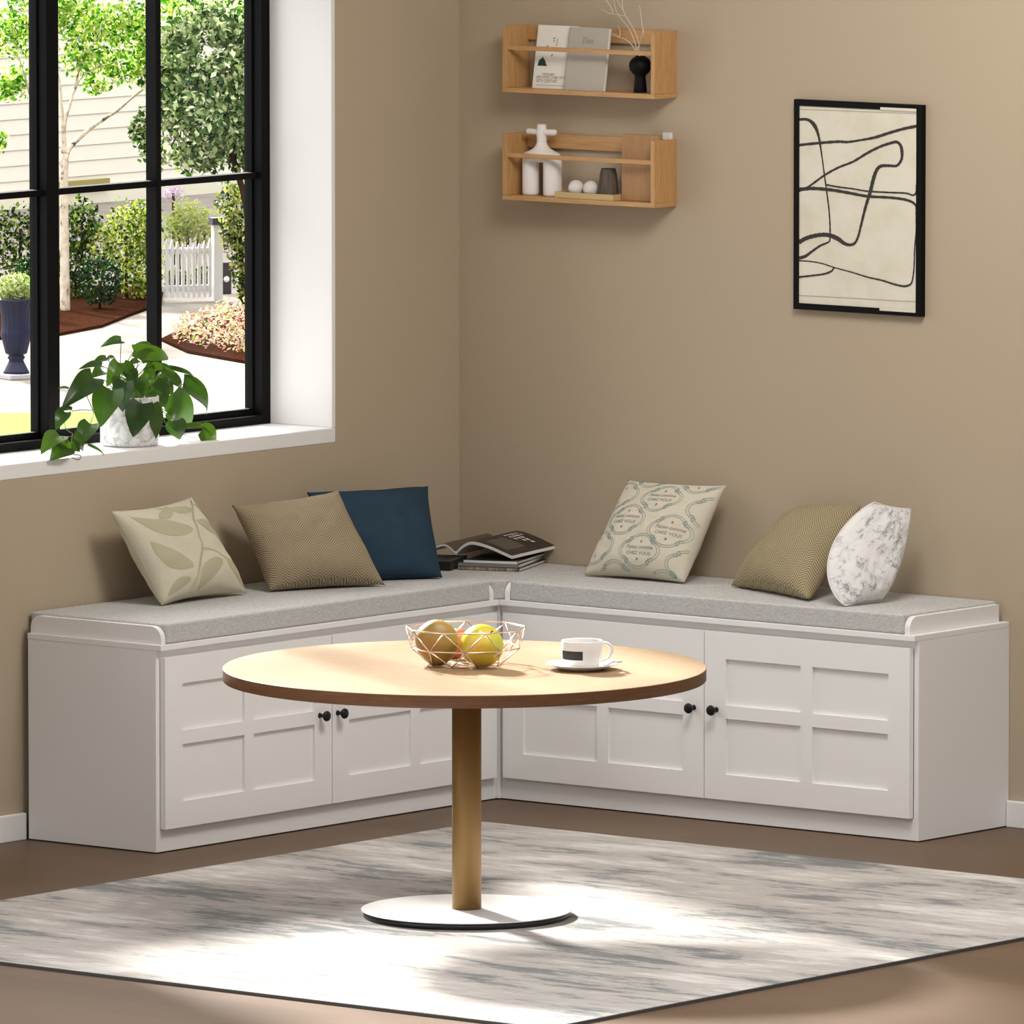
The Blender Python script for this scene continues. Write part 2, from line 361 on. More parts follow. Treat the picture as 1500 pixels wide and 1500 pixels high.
# left bench
bl = empty('storage_bench', (0.24, -1.1, 0), 'white two-door storage bench under the window, along the left wall', 'bench', 'white storage benches')
m = MB(); yl, yr = -LB, JY+0.009
m.box((gl, yl, 0.003), (D1, yl+T, 0.5217)); m.box((gl, yr-T, 0.003), (D1, yr, 0.5217))
m.box((gl, yl+T, 0.045), (gl+0.01, yr-T, 0.5217)); m.box((D1-0.016, yl+T, 0.003), (D1, yr-T, 0.0605)); m.box((gl, yl+T, 0.0455), (D1-0.016, yr-T, 0.0605))
m.box((D1-0.02, yl+T, 0.495), (D1, yr-T, 0.5217))
m.build('carcass', M_white, bl, bevel=0.001)
MB().box((gl-0.001, -LB-0.0008, 0.5219), (JX, JY-0.0006, HB)).build('lid', M_white, bl, bevel=0.0015)
m = MB(); fin(m, 'L', -LB+0.0065, -LB+0.0235, gl+0.004, D1+0.0135, rb=0.03); m.build('end_rail', M_white, bl, bevel=0.0008)
m = MB(); fin(m, 'L', -0.4500, -0.4335, gl+0.06, D1+0.0135); m.build('end_rail', M_white, bl, bevel=0.0008)
door(bl, 'L', -1.7755, -1.1103, -1.159); door(bl, 'L', -1.1075, -0.4245, -1.0865)
# right bench
br = empty('storage_bench', (1.15, -0.2, 0), 'white two-door storage bench under the picture, along the right wall', 'bench', 'white storage benches')
m = MB(); xl, xr = JX-0.0075, RB
m.box((xl, -D2, 0.003), (xl+T, -0.001, 0.5217)); m.box((xr-T, -D2, 0.003), (xr, -0.001, 0.5217))
m.box((xl+T, -0.011, 0.045), (xr-T, -0.001, 0.5217)); m.box((xl+T, -D2, 0.003), (xr-T, -D2+0.016, 0.0605)); m.box((xl+T, -D2+0.016, 0.0455), (xr-T, -0.011, 0.0605))
m.box((xl+T, -D2, 0.495), (xr-T, -D2+0.02, 0.5217))
m.build('carcass', M_white, br, bevel=0.001)
MB().box((JX+0.0012, JY, 0.5219), (RB, -0.001, HB)).build('lid', M_white, br, bevel=0.0015)
m = MB(); fin(m, 'R', 1.8075, 1.8245, 0.022, -JY-0.005, r=0.03); m.build('end_rail', M_white, br, bevel=0.0008)
m = MB(); fin(m, 'R', 0.4885, 0.5055, 0.06, -JY-0.005, r=0.03); m.build('end_rail', M_white, br, bevel=0.0008)
door(br, 'R', 0.4835, 1.1575, 1.1248); door(br, 'R', 1.1605, 1.8262, 1.1988)
# corner unit
bc = empty('corner_bench', (0.24, -0.2, 0), 'square white corner bench unit between the two storage benches', 'bench')
m = MB(); m.box((gl, JY+0.010, 0.003), (JX-0.0085, JY+0.010+T, 0.5217)); m.box((JX-0.0085-T, JY+0.010+T, 0.003), (JX-0.0085, -0.001, 0.5217)); m.box((gl, -0.02, 0.003), (JX-0.03, -0.002, 0.5217))
m.build('carcass', M_white, bc, bevel=0.0012)
MB().box((gl-0.001, JY, 0.5219), (JX+0.0004, -0.001, HB)).build('lid', M_white, bc)
# seat cushions
def cushion(name, a, b, label):
    m = MB(); m.box(a, b); o = m.build(name, M_cush, bevel=0.006, seg=3, origin=((a[0]+b[0])/2, (a[1]+b[1])/2, a[2]))
    return tag(o, label, 'seat cushion', 'grey bench seat cushions')
ZC = 0.5895
cushion('seat_cushion', (0.008, -1.766, HB+.0004), (0.470, JY-0.0045-0.029, ZC), 'long grey woven seat cushion on the left bench below the window')
cushion('seat_cushion', (0.507, -0.4135, HB+.0004), (1.8055, -0.004, ZC), 'long grey woven seat cushion on the right bench below the picture')
m = MB(); m.prism([(0.006, JY-0.0140, HB+.0004), (JX-0.012, JY-0.0140, HB+.0004), (JX+0.012, JY+0.010, HB+.0004), (JX+0.012, -0.004, HB+.0004), (0.006, -0.004, HB+.0004)], (0, 0, ZC-0.001-HB))
tag(m.build('seat_cushion', M_cush, bevel=0.005, seg=3, origin=(0.24, -0.2, HB)), 'square grey corner seat cushion under the magazines', 'seat cushion', 'grey bench seat cushions')

# ------------------------------------------------------------------ rug and table
m = MB(); m.box((0.747, -3.497, 0.0004), (3.086, -0.826, 0.008), 0)
rug = m.build('area_rug', [M_rug], origin=(1.9, -2.16, 0)); tag(rug, 'pale grey abstract patterned rug under the round table', 'rug')
m = MB(); e = 0.004
m.box((0.747-e, -3.497-e, 0.0004), (3.086+e, -3.497, 0.0072)); m.box((3.086, -3.497, 0.0004), (3.086+e, -0.826, 0.0072)); m.box((0.747-e, -3.497, 0.0004), (0.747, -0.826, 0.0072)); m.box((0.747-e, -0.826, 0.0004), (3.086+e, -0.826+e, 0.0072))
m.build('edge_binding', M_rugedge, rug)
TC = Vector((1.818, -2.215, 0)); ZTOP = 0.620
tb = empty('pedestal_table', (TC.x, TC.y, 0.008), 'round wooden table on a brass column and white disc base', 'table')
tx, ty = at(680.5, 977, 'z', ZTOP).xy; TX, TY = tx, ty
m = MB(); R = 0.588
m.lathe([(R-0.0015, ZTOP-0.031), (R, ZTOP-0.0295), (R, ZTOP-0.0012)], (tx, ty, 0), 128, 1, caps=False)
m.lathe([(R, ZTOP-0.0012), (R-0.0012, ZTOP)], (tx, ty, 0), 128, 0, caps=False)
m.lathe([(0.0001, ZTOP-0.031), (R-0.0015, ZTOP-0.031)], (tx, ty, 0), 128, 1, caps=False)
m.lathe([(R-0.0012, ZTOP), (0.0001, ZTOP)], (tx, ty, 0), 128, 0, caps=False)
for i in range(len(m.sm)): m.sm[i] = i < 128*2
m.build('tabletop', [M_table, M_edge], tb, origin=(tx, ty, ZTOP))
MB().lathe([(0.0358, 0.0265), (0.0358, ZTOP-0.0312)], (TC.x, TC.y, 0), 64).build('column', M_brass, tb)
m = MB(); m.lathe([(0.250, 0.0085), (0.252, 0.0095), (0.252, 0.0235)], (TC.x, TC.y, 0), 96, 0)
bp = m.build('base_plate', M_plateblk, tb)
MB().lathe([(0.2565, 0.0236), (0.2575, 0.0242), (0.2575, 0.0258), (0.2565, 0.0264)], (TC.x, TC.y, 0), 96).build('white_top', M_platetop, bp)

# ------------------------------------------------------------------ fruit bowl, fruit, cup
ZT0 = ZTOP+0.0003
M_wire = mat('rose_gold_wire', (0.86, 0.72, 0.64), 0.25, metal=0.9)
bcx, bcy = at(682, 973.5, 'z', ZTOP).xy
bowl = empty('wire_fruit_bowl', (bcx, bcy, ZT0), 'faceted rose gold wire bowl holding fruit on the round table', 'bowl')
def ringpts(R, z, n, off): return [Vector((bcx+R*math.cos(2*math.pi*(i+off)/n), bcy+R*math.sin(2*math.pi*(i+off)/n), ZT0+z)) for i in range(n)]
NB = 9; o0 = 0.2
r_rim = ringpts(0.1475, 0.0905, NB, o0); r_mid = ringpts(0.134, 0.0425, NB, o0+0.5); r_bas = ringpts(0.090, 0.0022, NB, o0)
WR = 0.0017
m = MB(); m.tube(r_rim, WR*1.15, 8, closed=True); m.build('rim_wire', M_wire, bowl)
m = MB(); m.tube(r_mid, WR, 8, closed=True)
m.tube(r_bas, WR, 8, closed=True)
for i in range(NB):
    m.tube([r_rim[i], r_mid[i]], WR, 6); m.tube([r_rim[i], r_mid[i-1]], WR, 6); m.tube([r_bas[i], r_mid[i]], WR, 6); m.tube([r_bas[i], r_mid[i-1]], WR, 6)
    if i < 5: m.tube([r_bas[i], r_bas[(i+4) % NB]], WR, 6)
m.build('wire_lattice', M_wire, bowl)
def b_fruit(c1, c2, c3, sc=9):
    def f(nt, b):
        v = coords(nt); n = noise(nt, v, sc, 4, 0.55, 0.3); n2 = noise(nt, v, 160, 2)
        c = ramp(nt, n, [(0.36, c1), (0.52, c2), (0.66, c3)])
        nt.links.new(mixc(nt, ramp(nt, n2, [(0.62, (0, 0, 0)), (0.7, (0.4, 0.4, 0.4))]), c, c1), b.inputs['Base Color'])
    return f
M_mango = mat('mango_skin', (0.3, 0.25, 0.07), 0.5, build=b_fruit((0.22, 0.145, 0.02), (0.34, 0.215, 0.042), (0.41, 0.2, 0.05)))
M_apple = mat('apple_skin', (0.6, 0.2, 0.1), 0.35, build=b_fruit((0.62, 0.42, 0.15), (0.58, 0.16, 0.07), (0.55, 0.12, 0.05)))
M_green = mat('green_apple_skin', (0.6, 0.6, 0.1), 0.32, build=b_fruit((0.42, 0.47, 0.05), (0.66, 0.54, 0.05), (0.70, 0.44, 0.07), 8))
def fruit(name, c, R, sx, sz, axis, mt, label, dimple=0.12, rough=0.02, stem=True):
    m = MB(); n, k = 32, 20; prof = []
    for j in range(k+1):
        a = math.pi*j/k; r = math.sin(a); z = -math.cos(a)
        z *= 1-dimple*math.exp(-(r/0.35)**2)
        prof.append((max(r, 0.0001)*R*sx*(1+0.05*z), z*R*sz))
    m.lathe(prof, (0, 0, 0), n, caps=False)
    for i, v in enumerate(m.v):
        m.v[i] = v*(1+rough*mnoise.noise(v*18+Vector((R*100, 0, 0))))
    M = Vector((0, 0, 1)).rotation_difference(Vector(axis).normalized()).to_matrix()
    m.v = [M @ v for v in m.v]
    zmin = min(v.z for v in m.v); c = Vector(c); c.z = ZT0+0.0006-zmin
    o = m.build(name, mt); o.location = c; tag(o, label, 'fruit')
    if stem:
        s = MB(); p0 = M @ Vector((0, 0, R*sz*(1-dimple)-0.003)); d = M @ Vector((0.1, 0.05, 1)).normalized()
        s.tube([p0, p0+d*0.007, p0+d*0.013+Vector((0.002, 0, 0))], [0.0016, 0.0012, 0.0018], 6)
        st = s.build('stem', M_dkbark); st.parent = o
    return o
def onz(u, v, z): return at(u, v, 'z', z)
fr_c = onz(640, 975.5, ZTOP); fruit('mango', fr_c, 0.051, 1.02, 1.10, (-0.55, -0.1, 1), M_mango, 'brownish green mango, biggest fruit in the wire bowl', 0.04, 0.06, stem=False)
fr_c = onz(705, 978, ZTOP); fruit('green_apple', fr_c, 0.0525, 1.0, 0.99, (0.75, -0.15, 0.8), M_green, 'yellow green apple on the right in the wire bowl', 0.12, 0.05)
fr_c = onz(668, 966, ZTOP); fruit('red_apple', fr_c, 0.040, 1.03, 0.97, (-0.2, -0.3, 1), M_apple, 'small red apple at the back of the wire bowl', 0.14)

cx, cy = at(851.5, 974, 'z', ZTOP+0.004).xy; sx_, sy_ = at(852.5, 980.5, 'z', ZTOP).xy
sau = MB(); sau.lathe([(0.0001, 0.004), (0.048, 0.004), (0.050, 0.0), (0.054, 0.0), (0.060, 0.005), (0.0875, 0.0135), (0.0878, 0.0152), (0.086, 0.0155), (0.060, 0.0085), (0.046, 0.0068), (0.0001, 0.0066)], (sx_, sy_, ZT0), 64)
tag(sau.build('saucer', M_ceramic), 'round white saucer under the cup on the round table', 'saucer')
cup = empty('coffee_cup', (sx_, sy_, ZT0+0.007), 'white cup with a black rectangle on the round table', 'cup')
cz = ZT0+0.0073
m = MB(); m.lathe([(0.0001, 0.001), (0.036, 0.001), (0.038, 0.0), (0.041, 0.0015), (0.046, 0.010), (0.0495, 0.028), (0.0505, 0.0625), (0.0498, 0.0635), (0.0485, 0.0625), (0.0475, 0.028), (0.043, 0.011), (0.036, 0.006), (0.0001, 0.0055)], (sx_, sy_, cz), 64)
cb = m.build('cup_body', M_ceramic, cup)
hd = Vector((RT.x, RT.y, 0)).normalized(); hd = (hd*0.96+Vector((-FW.x, -FW.y, 0)).normalized()*-0.25).normalized()
c0 = Vector((sx_, sy_, cz))
m = MB(); m.tube(bez([c0+hd*0.0485+Vector((0,0,0.0535)), c0+hd*0.060+Vector((0,0,0.0545)), c0+hd*0.073+Vector((0,0,0.045)), c0+hd*0.074+Vector((0,0,0.030)), c0+hd*0.064+Vector((0,0,0.015)), c0+hd*0.046+Vector((0,0,0.0115))], 6), 0.0048, 12)
m.build('handle', M_ceramic, cup)
m = MB(); m.lathe([(0.0001, 0.0), (0.0478, 0.0)], (sx_, sy_, cz+0.052), 48, caps=False); m.build('coffee', mat('coffee', (0.03, 0.012, 0.005), 0.15), cup)
a0 = math.atan2((at(824, 960, 'z', ZTOP+0.03)-c0).y, (at(824, 960, 'z', ZTOP+0.03)-c0).x)
view = math.atan2(-FW.y, -FW.x)
def cupsurf(t, h):
    a = view + math.asin(max(-1, min(1, t/0.0505))); r = 0.0496 + (h-0.028)*0.029 + 0.0004
    return Vector((sx_+r*math.cos(a), sy_+r*math.sin(a), cz+h))
m = MB(); m.grid(lambda i, j: cupsurf(-0.048+i*0.0495, 0.0195+j*0.0215), 10, 2)
m.build('black_patch', M_ink, cb)
sp0 = Vector((sx_, sy_, ZT0)); sd = (hd*0.9 + Vector((FW.x, FW.y, 0)).normalized()*-0.05).normalized()
sn = Vector((-sd.y, sd.x, 0))
m = MB(); q = sp0+sn*-0.02
m.tube(bez([q+sd*0.058+Vector((0,0,0.0115)), q+sd*0.075+Vector((0,0,0.0185)), q+sd*0.094+Vector((0,0,0.019))], 6), [0.0022]*6+[0.0026]*6+[0.003], 8)
m.lathe([(0.0001, 0), (0.004, 0.0008), (0.0052, 0.0028), (0.0001, 0.003)], q+sd*0.053+Vector((0,0,0.0088)), 16)
tag(m.build('teaspoon', mat('steel', (0.6, 0.6, 0.6), 0.2, metal=1.0)), 'small steel teaspoon on the saucer beside the cup', 'spoon')

# ------------------------------------------------------------------ pillows
def b_linen(c1, c2, s=1.0, bs=0.25):
    def f(nt, b):
        v = coords(nt, kind='UV', scale=(90*s, 90*s, 1)); w1 = nd(nt, 'ShaderNodeTexWave', i_Scale=1.0, i_Distortion=1.2); w1.inputs['Detail'].default_value = 2
        nt.links.new(v, w1.inputs['Vector']); n = noise(nt, coords(nt, kind='UV', scale=(60*s, 200*s, 1)), 1.0, 3, 0.7)
        h = mth(nt, 'ADD', mth(nt, 'MULTIPLY', w1.outputs['Fac'], 0.4), n)
        nt.links.new(ramp(nt, mth(nt, 'MULTIPLY', h, 0.72), [(0.3, c1), (0.7, c2)]), b.inputs['Base Color']); bump(nt, b, h, bs, 0.0015)
    return f
def b_herring(c1, c2):
    def f(nt, b):
        t = nt.nodes.new('ShaderNodeTexCoord'); sp = nt.nodes.new('ShaderNodeSeparateXYZ'); nt.links.new(t.outputs['UV'], sp.inputs[0])
        tri = mth(nt, 'PINGPONG', mth(nt, 'MULTIPLY', sp.outputs[0], 9.5), 0.5)
        ph = mth(nt, 'ADD', mth(nt, 'MULTIPLY', sp.outputs[1], 42.0), mth(nt, 'MULTIPLY', tri, 4.4))
        s = mth(nt, 'PINGPONG', ph, 0.5)
        n = noise(nt, coords(nt, kind='UV', scale=(160, 160, 1)), 1.0, 3, 0.7)
        h = mth(nt, 'ADD', mth(nt, 'MULTIPLY', s, 1.3), mth(nt, 'MULTIPLY', n, 0.5))
        nt.links.new(ramp(nt, h, [(0.35, c1), (0.75, c2)]), b.inputs['Base Color']); bump(nt, b, h, 0.4, 0.002)
    return f
def b_blotch(nt, b):
    n = noise(nt, coords(nt, kind='UV', scale=(5.0, 5.0, 1)), 1.8, 10, 0.8, 0.3); k = noise(nt, coords(nt, kind='UV', scale=(1.5, 1.5, 1)), 1.3, 2)
    f = mth(nt, 'ADD', mth(nt, 'MULTIPLY', n, 0.8), mth(nt, 'MULTIPLY', k, 0.25))
    nt.links.new(ramp(nt, f, [(0.40, (0.20, 0.20, 0.21)), (0.46, (0.48, 0.48, 0.49)), (0.51, (0.76, 0.75, 0.75)), (0.7, (0.82, 0.81, 0.80))]), b.inputs['Base Color'])
M_leafp = mat('cream_linen', (0.6, 0.56, 0.44), 0.9, spec=0.1, build=b_linen((0.55, 0.50, 0.38), (0.70, 0.66, 0.54), 1.0))
M_leafs = mat('olive_print', (0.4, 0.36, 0.24), 0.9, spec=0.1, build=b_linen((0.44, 0.40, 0.275), (0.59, 0.55, 0.41), 1.0))
M_herr = mat('brown_herringbone', (0.3, 0.25, 0.16), 0.9, spec=0.1, build=b_herring((0.15, 0.112, 0.072), (0.45, 0.37, 0.245)))
M_herr2 = mat('olive_herringbone', (0.3, 0.25, 0.16), 0.9, spec=0.1, build=b_herring((0.15, 0.118, 0.068), (0.46, 0.385, 0.245)))
M_blue = mat('navy_weave', (0.02, 0.05, 0.09), 0.85, spec=0.15, build=b_linen((0.010, 0.026, 0.046), (0.036, 0.070, 0.105), 1.3))
M_fren = mat('cream_print_cloth', (0.62, 0.57, 0.46), 0.9, spec=0.1, build=b_linen((0.58, 0.53, 0.42), (0.68, 0.63, 0.52), 1.2, 0.15))
M_teal = mat('teal_print', (0.16, 0.26, 0.27), 0.9, spec=0.1)
M_grey = mat('grey_print', (0.25, 0.24, 0.22), 0.9, spec=0.1)
M_blot = mat('white_distressed_cloth', (0.75, 0.74, 0.73), 0.9, spec=0.1, build=b_blotch)
M_piping = mat('white_piping', (0.74, 0.72, 0.70), 0.9)
class Pillow:
    def __init__(s, bl_, br_, tr_, tl_, thick, seed, pinch=0.07, wr=0.006, back=1.0, sag=0.0):
        s.c = [Vector(x) for x in (bl_, br_, tr_, tl_)]; s.T = thick; s.seed = seed; s.p = pinch; s.wr = wr; s.back = back; s.sag = sag; s.bow = None
        a, b_, c_, d = s.c; s.n = ((b_-a)+(c_-d)).cross((d-a)+(c_-b_)).normalized()
        if s.n.dot(CAM-a) < 0: s.n = -s.n
    def pos(s, u, v, side=1):
        a, b_ = 2*u-1, 2*v-1
        a2 = a*(1-s.p*a*a*(1-b_*b_)); b2 = b_*(1-s.p*b_*b_*(1-a*a))
        uu, vv = (a2+1)/2, (b2+1)/2
        P = (s.c[0]*(1-uu)+s.c[1]*uu)*(1-vv)+(s.c[3]*(1-uu)+s.c[2]*uu)*vv
        if s.bow is not None: P += s.bow[0]*max(0, 1-b_*b_)**0.8*(1-uu)**1.3 + s.bow[1]*max(0, 1-b_*b_)*uu**1.3
        e = max(0.0, 1-a*a)**0.48*max(0.0, 1-b_*b_)**0.48
        h = s.T*(e*(0.82+0.18*(1-b_)/1.0*0.9) + s.sag*e*(0.5-v))
        q = Vector((u*3.1+s.seed*5.3, v*3.1, side*2.0+s.seed)); w = mnoise.noise(q)*0.7+mnoise.noise(q*2.7)*0.35
        ang = math.atan2(b_, a); rr = math.hypot(a, b_)
        w += 0.55*math.sin(ang*9+s.seed*2+3*mnoise.noise(q))*max(0, rr-0.45)*e
        h += s.wr*w*(e**0.7)
        Q = P + s.n*(h*side if side > 0 else -h*s.back)
        return Vector((max(Q.x, 0.003), min(Q.y, -0.003), max(Q.z, ZC+0.0008)))      # rests on the cushion, against the wall
    def front(s, u, v, off=0.0009):
        return s.pos(u, v, 1)+s.n*off
    def build(s, name, mt, label, group=None, n=56):
        org = (s.c[0]+s.c[1])/2
        m = MB(); m.grid(lambda u, v: s.pos(u, v, 1), n, n, 0, True, True); m.grid(lambda u, v: s.pos(1-u, v, -1), n, n, 0, True, True)
        o = m.build(name, mt, origin=org); me = o.data
        bm = bmesh.new(); bm.from_mesh(me); bmesh.ops.remove_doubles(bm, verts=bm.verts, dist=0.0003); bm.to_mesh(me); bm.free()
        s.o = o; s.org = org
        return tag(o, label, 'pillow', group)
    def piping(s, mt, r=0.0018):
        pts = []
        for k in range(40): pts.append(s.pos(k/40, 0, 1))
        for k in range(40): pts.append(s.pos(1, k/40, 1))
        for k in range(40): pts.append(s.pos(1-k/40, 1, 1))
        for k in range(40): pts.append(s.pos(0, 1-k/40, 1))
        m = MB(); m.tube(pts, r, 6, closed=True); return m.build('piping', mt, s.o)
    def stroke(s, mb, pts, wid, mi=0):
        P = [s.front(min(.985, max(.015, p[0])), min(.985, max(.015, p[1]))) for p in pts if 0.01 < p[0] < 0.99 and 0.01 < p[1] < 0.99]
        if len(P) > 1: ribbon(mb, P, wid, s.n, mi)
    def leafshape(s, mb, b0, b1, w, mi=0, bend=0.0):
        b0 = Vector(b0); b1 = Vector(b1); d = b1-b0; nn = Vector((-d.y, d.x)); N = 14
        def f(i, j):
            c = b0+d*j+nn*bend*math.sin(math.pi*j)
            ww = w*math.sin(math.pi*j**0.8)**0.8 if 0 < j < 1 else 0
            q = c+nn.normalized()*ww*(i-0.5)*2
            return s.front(min(.99, max(.01, q.x)), min(.99, max(.01, q.y)))
        mb.grid(f, 8, N, mi)
def top(u, v, ax, val): return at(u, v, ax, val)
Zp = ZC+0.004
# leaf print pillow
p = Pillow(at(237, 886, 'z', Zp), at(361, 869, 'z', Zp), at(281, 728, 'x', 0.055), at(162, 749, 'x', 0.085), 0.072, 1, 0.085, 0.015)
p.build('throw_pillow', M_leafp, 'cream pillow with olive leaf print, leftmost on the left bench')
p.piping(M_leafs, 0.0013)
m = MB()
stem_ = [(q.x, q.y) for q in bez([(0.24, 0.02, 0), (0.34, 0.15, 0), (0.51, 0.42, 0), (0.615, 0.65, 0), (0.76, 0.83, 0), (0.93, 0.97, 0)], 8)]
p.stroke(m, stem_, 0.007)
for b0, b1, w, bd in (((0.55, 0.63), (0.08, 0.89), 0.095, 0.12), ((0.345, 0.26), (0.08, 0.60), 0.095, 0.12), ((0.28, 0.16), (0.04, 0.05), 0.05, -0.1), ((0.68, 0.72), (0.96, 0.44), 0.075, 0.14), ((0.76, 0.29), (0.965, 0.03), 0.075, 0.1),
                      ((0.69, 0.30), (0.36, 0.02), 0.075, -0.12), ((0.78, 0.86), (0.42, 0.965), 0.05, 0.1), ((0.88, 0.93), (0.97, 0.66), 0.04, 0.12), ((0.30, 0.80), (0.56, 0.97), 0.05, -0.1)):
    p.leafshape(m, b0, b1, w, 0, bd)
p.stroke(m, [(0.50+0.27*t, 0.42-0.13*t*t) for t in [k/10 for k in range(11)]], 0.006); p.stroke(m, [(0.5-0.40*t, 0.60+0.26*t) for t in [k/10 for k in range(11)]], 0.003)
m.build('leaf_print', M_leafs, p.o)
# brown herringbone pillow
p = Pillow(at(394, 866, 'z', Zp), at(564, 857, 'z', Zp), at(496, 718, 'x', 0.17), at(339, 740, 'x', 0.06), 0.074, 2, 0.085, 0.015)
p.build('throw_pillow', M_herr, 'brown herringbone pillow in front of the blue pillow on the left bench')
# navy pillow
p = Pillow(at(497, 852, 'z', Zp), at(648, 846, 'z', Zp), at(627, 712, 'x', 0.15), at(449, 721, 'x', 0.035), 0.062, 3, 0.06, 0.015)
p.build('throw_pillow', M_blue, 'plain dark navy blue pillow near the corner of the left bench')
# french print pillow
p = Pillow(at(856, 842, 'z', Zp), at(1003, 854, 'z', Zp), at(1064, 711, 'y', -0.055), at(920, 703, 'y', -0.05), 0.062, 4, 0.055, 0.011)
p.build('throw_pillow', M_fren, 'cream pillow printed with teal scrolls and French words, right bench')
m = MB()
def quatre(cx_, cy_, rx, ry, off):
    pts = []
    for k in range(97):
        a = 2*math.pi*k/96; ph = (a+math.pi/4) % (math.pi/2)-math.pi/4; c_, q_ = 0.42, 0.60+off
        r = c_*math.cos(ph)+math.sqrt(max(0, q_*q_-(c_*math.sin(ph))**2)); pts.append((cx_+rx*r*math.cos(a), cy_+ry*r*math.sin(a)))
    return pts
def curl(cx_, cy_, r, a0_, dirn, turns=1.2):
    return [(cx_+r*(1-0.75*t)*math.cos(a0_+dirn*t*turns*2*math.pi), cy_+r*(1-0.75*t)*math.sin(a0_+dirn*t*turns*2*math.pi)) for t in [k/18 for k in range(19)]]
t1 = text_polys('Faites comme', 1.0); t2 = text_polys('CHEZ VOUS', 1.0)
cent = [(0.535, 0.768), (0.304, 0.511), (0.776, 0.426), (0.56, 0.205), (0.09, 0.235), (0.07, 0.80), (0.80, 1.02), (1.02, 0.69), (0.30, 1.06), (1.02, 0.13), (0.33, -0.06), (0.82, -0.10)]
for (a, b_) in cent:
    p.stroke(m, quatre(a, b_, 0.172, 0.142, 0), 0.0013, 0); p.stroke(m, quatre(a, b_, 0.172, 0.142, 0.13), 0.0011, 0)
    for q in range(4):
        an = math.atan2(0.142*math.sin(math.pi/4+q*math.pi/2), 0.172*math.cos(math.pi/4+q*math.pi/2))
        for sg in (1, -1):
            p.stroke(m, curl(a+0.150*math.cos(an+sg*0.16), b_+0.150*math.sin(an+sg*0.16), 0.024, an+math.pi, sg), 0.0012, 0)
    for (tv, tf), sz, dy, mi in ((t1, 0.050, 0.014, 1), (t2, 0.044, -0.042, 0)):
        vs_ = []; ok = True
        for x, y, _z in tv:
            uu, vv = a+x*sz*(1.0 if mi == 0 else 0.95)+(0.25*y*sz if mi else 0), b_+dy+y*sz
            if not (0.02 < uu < 0.98 and 0.02 < vv < 0.98): ok = False; uu = min(.98, max(.02, uu)); vv = min(.98, max(.02, vv))
            vs_.append(p.front(uu, vv, 0.0011))
        if ok or 0.1 < a < 0.9: m.add(vs_, tf, mi)
    for dy in (0.085, -0.085):
        if 0.05 < a < 0.95 and 0.02 < b_+dy-0.02 and b_+dy+0.02 < 0.98: m.add([p.front(a+dx, b_+dy+ey) for dx, ey in ((0.012, 0), (0, 0.016), (-0.012, 0), (0, -0.016))], [(0, 1, 2, 3)], 1)
m.build('scroll_print', [M_teal, M_grey], p.o)
# olive herringbone pillow
pb = [at(1071, 858, 'z', Zp), at(1184, 878, 'z', Zp+0.004), at(1262, 740, 'y', -0.06), at(1168, 741, 'y', -0.05)]
p = Pillow(*pb, 0.072, 5, 0.06, 0.013)
p.build('throw_pillow', M_herr2, 'olive herringbone pillow behind the white pillow on the right bench')
# white distressed pillow, leaning on the olive one
pw = [at(1239, 887, 'z', Zp), at(1291, 880, 'z', Zp), at(1334, 746, 'x', 1.585), at(1281, 736, 'x', 1.555)]
p = Pillow(*pw, 0.052, 6, 0.03, 0.011, back=0.5)
p.bow = (Vector((-RT.x, -RT.y, 0))*0.082, Vector((RT.x, RT.y, -0.1))*0.012)
p.build('throw_pillow', M_blot, 'white pillow with grey distressed pattern, rightmost on the right bench')
p.piping(M_piping, 0.0022)

# ------------------------------------------------------------------ magazines
A = at(671, 834.5, 'z', ZC); e1 = Vector((0.927, 0.374, 0)); e2 = Vector((-0.374, 0.927, 0))
def slab(o, ex, ey, w, l, z0, z1, mb, mi, mi_side=None):
    o = Vector((o.x, o.y, 0)); P = [o, o+ex*w, o+ex*w+ey*l, o+ey*l]
    mb.hexa([q+Vector((0, 0, z0)) for q in P]+[q+Vector((0, 0, z1)) for q in P], mi)
def magazine(o, rot, w, l, z, t, cover, label, pagem=None, spine=None):
    c_, s_ = math.cos(rot), math.sin(rot); ex = Vector((e1.x*c_-e1.y*s_, e1.x*s_+e1.y*c_, 0)); ey = Vector((-ex.y, ex.x, 0))
    r = empty('magazine', (o.x, o.y, z), label, 'magazine', 'magazines stacked on the corner seat')
    mb = MB(); slab(o+ex*0.001+ey*0.001, ex, ey, w-0.002, l-0.002, z+0.001, z+t-0.001, mb, 0); mb.build('pages', pagem or M_paper, r)
    mb = MB(); slab(o, ex, ey, w, l, z, z+0.001, mb, 0); slab(o, ex, ey, w, l, z+t-0.001, z+t, mb, 0); mb.build('cover', cover, r)
    mb = MB(); slab(o-ey*0.0006, ex, ey, w, 0.0016, z+0.0004, z+t-0.0002, mb, 0); mb.build('spine', spine or cover, r); return ex, ey
M_cov1b = mat('black_beige_cover', (0.05, 0.04, 0.03), 0.4, build=b_oak((22, 22, 4), (0.012, 0.010, 0.009), (0.55, 0.40, 0.27))); M_cov2 = mat('grey_cover', (0.20, 0.20, 0.205), 0.4); M_cov3 = mat('white_cover', (0.72, 0.7, 0.68), 0.4); M_cov4 = mat('black_cover', (0.012, 0.011, 0.011), 0.35)
zz = ZC+0.0006
magazine(A, 0.0, 0.172, 0.25, zz, 0.008, M_cov4, 'thin magazine with a black and beige spine at the bottom of the stack', None, M_cov1b); zz += 0.0082
magazine(A+e1*-0.002+e2*0.006, 0.02, 0.170, 0.25, zz, 0.0095, M_cov4, 'dark magazine with a grey spine, second from bottom of the stack', None, M_cov2); zz += 0.0097
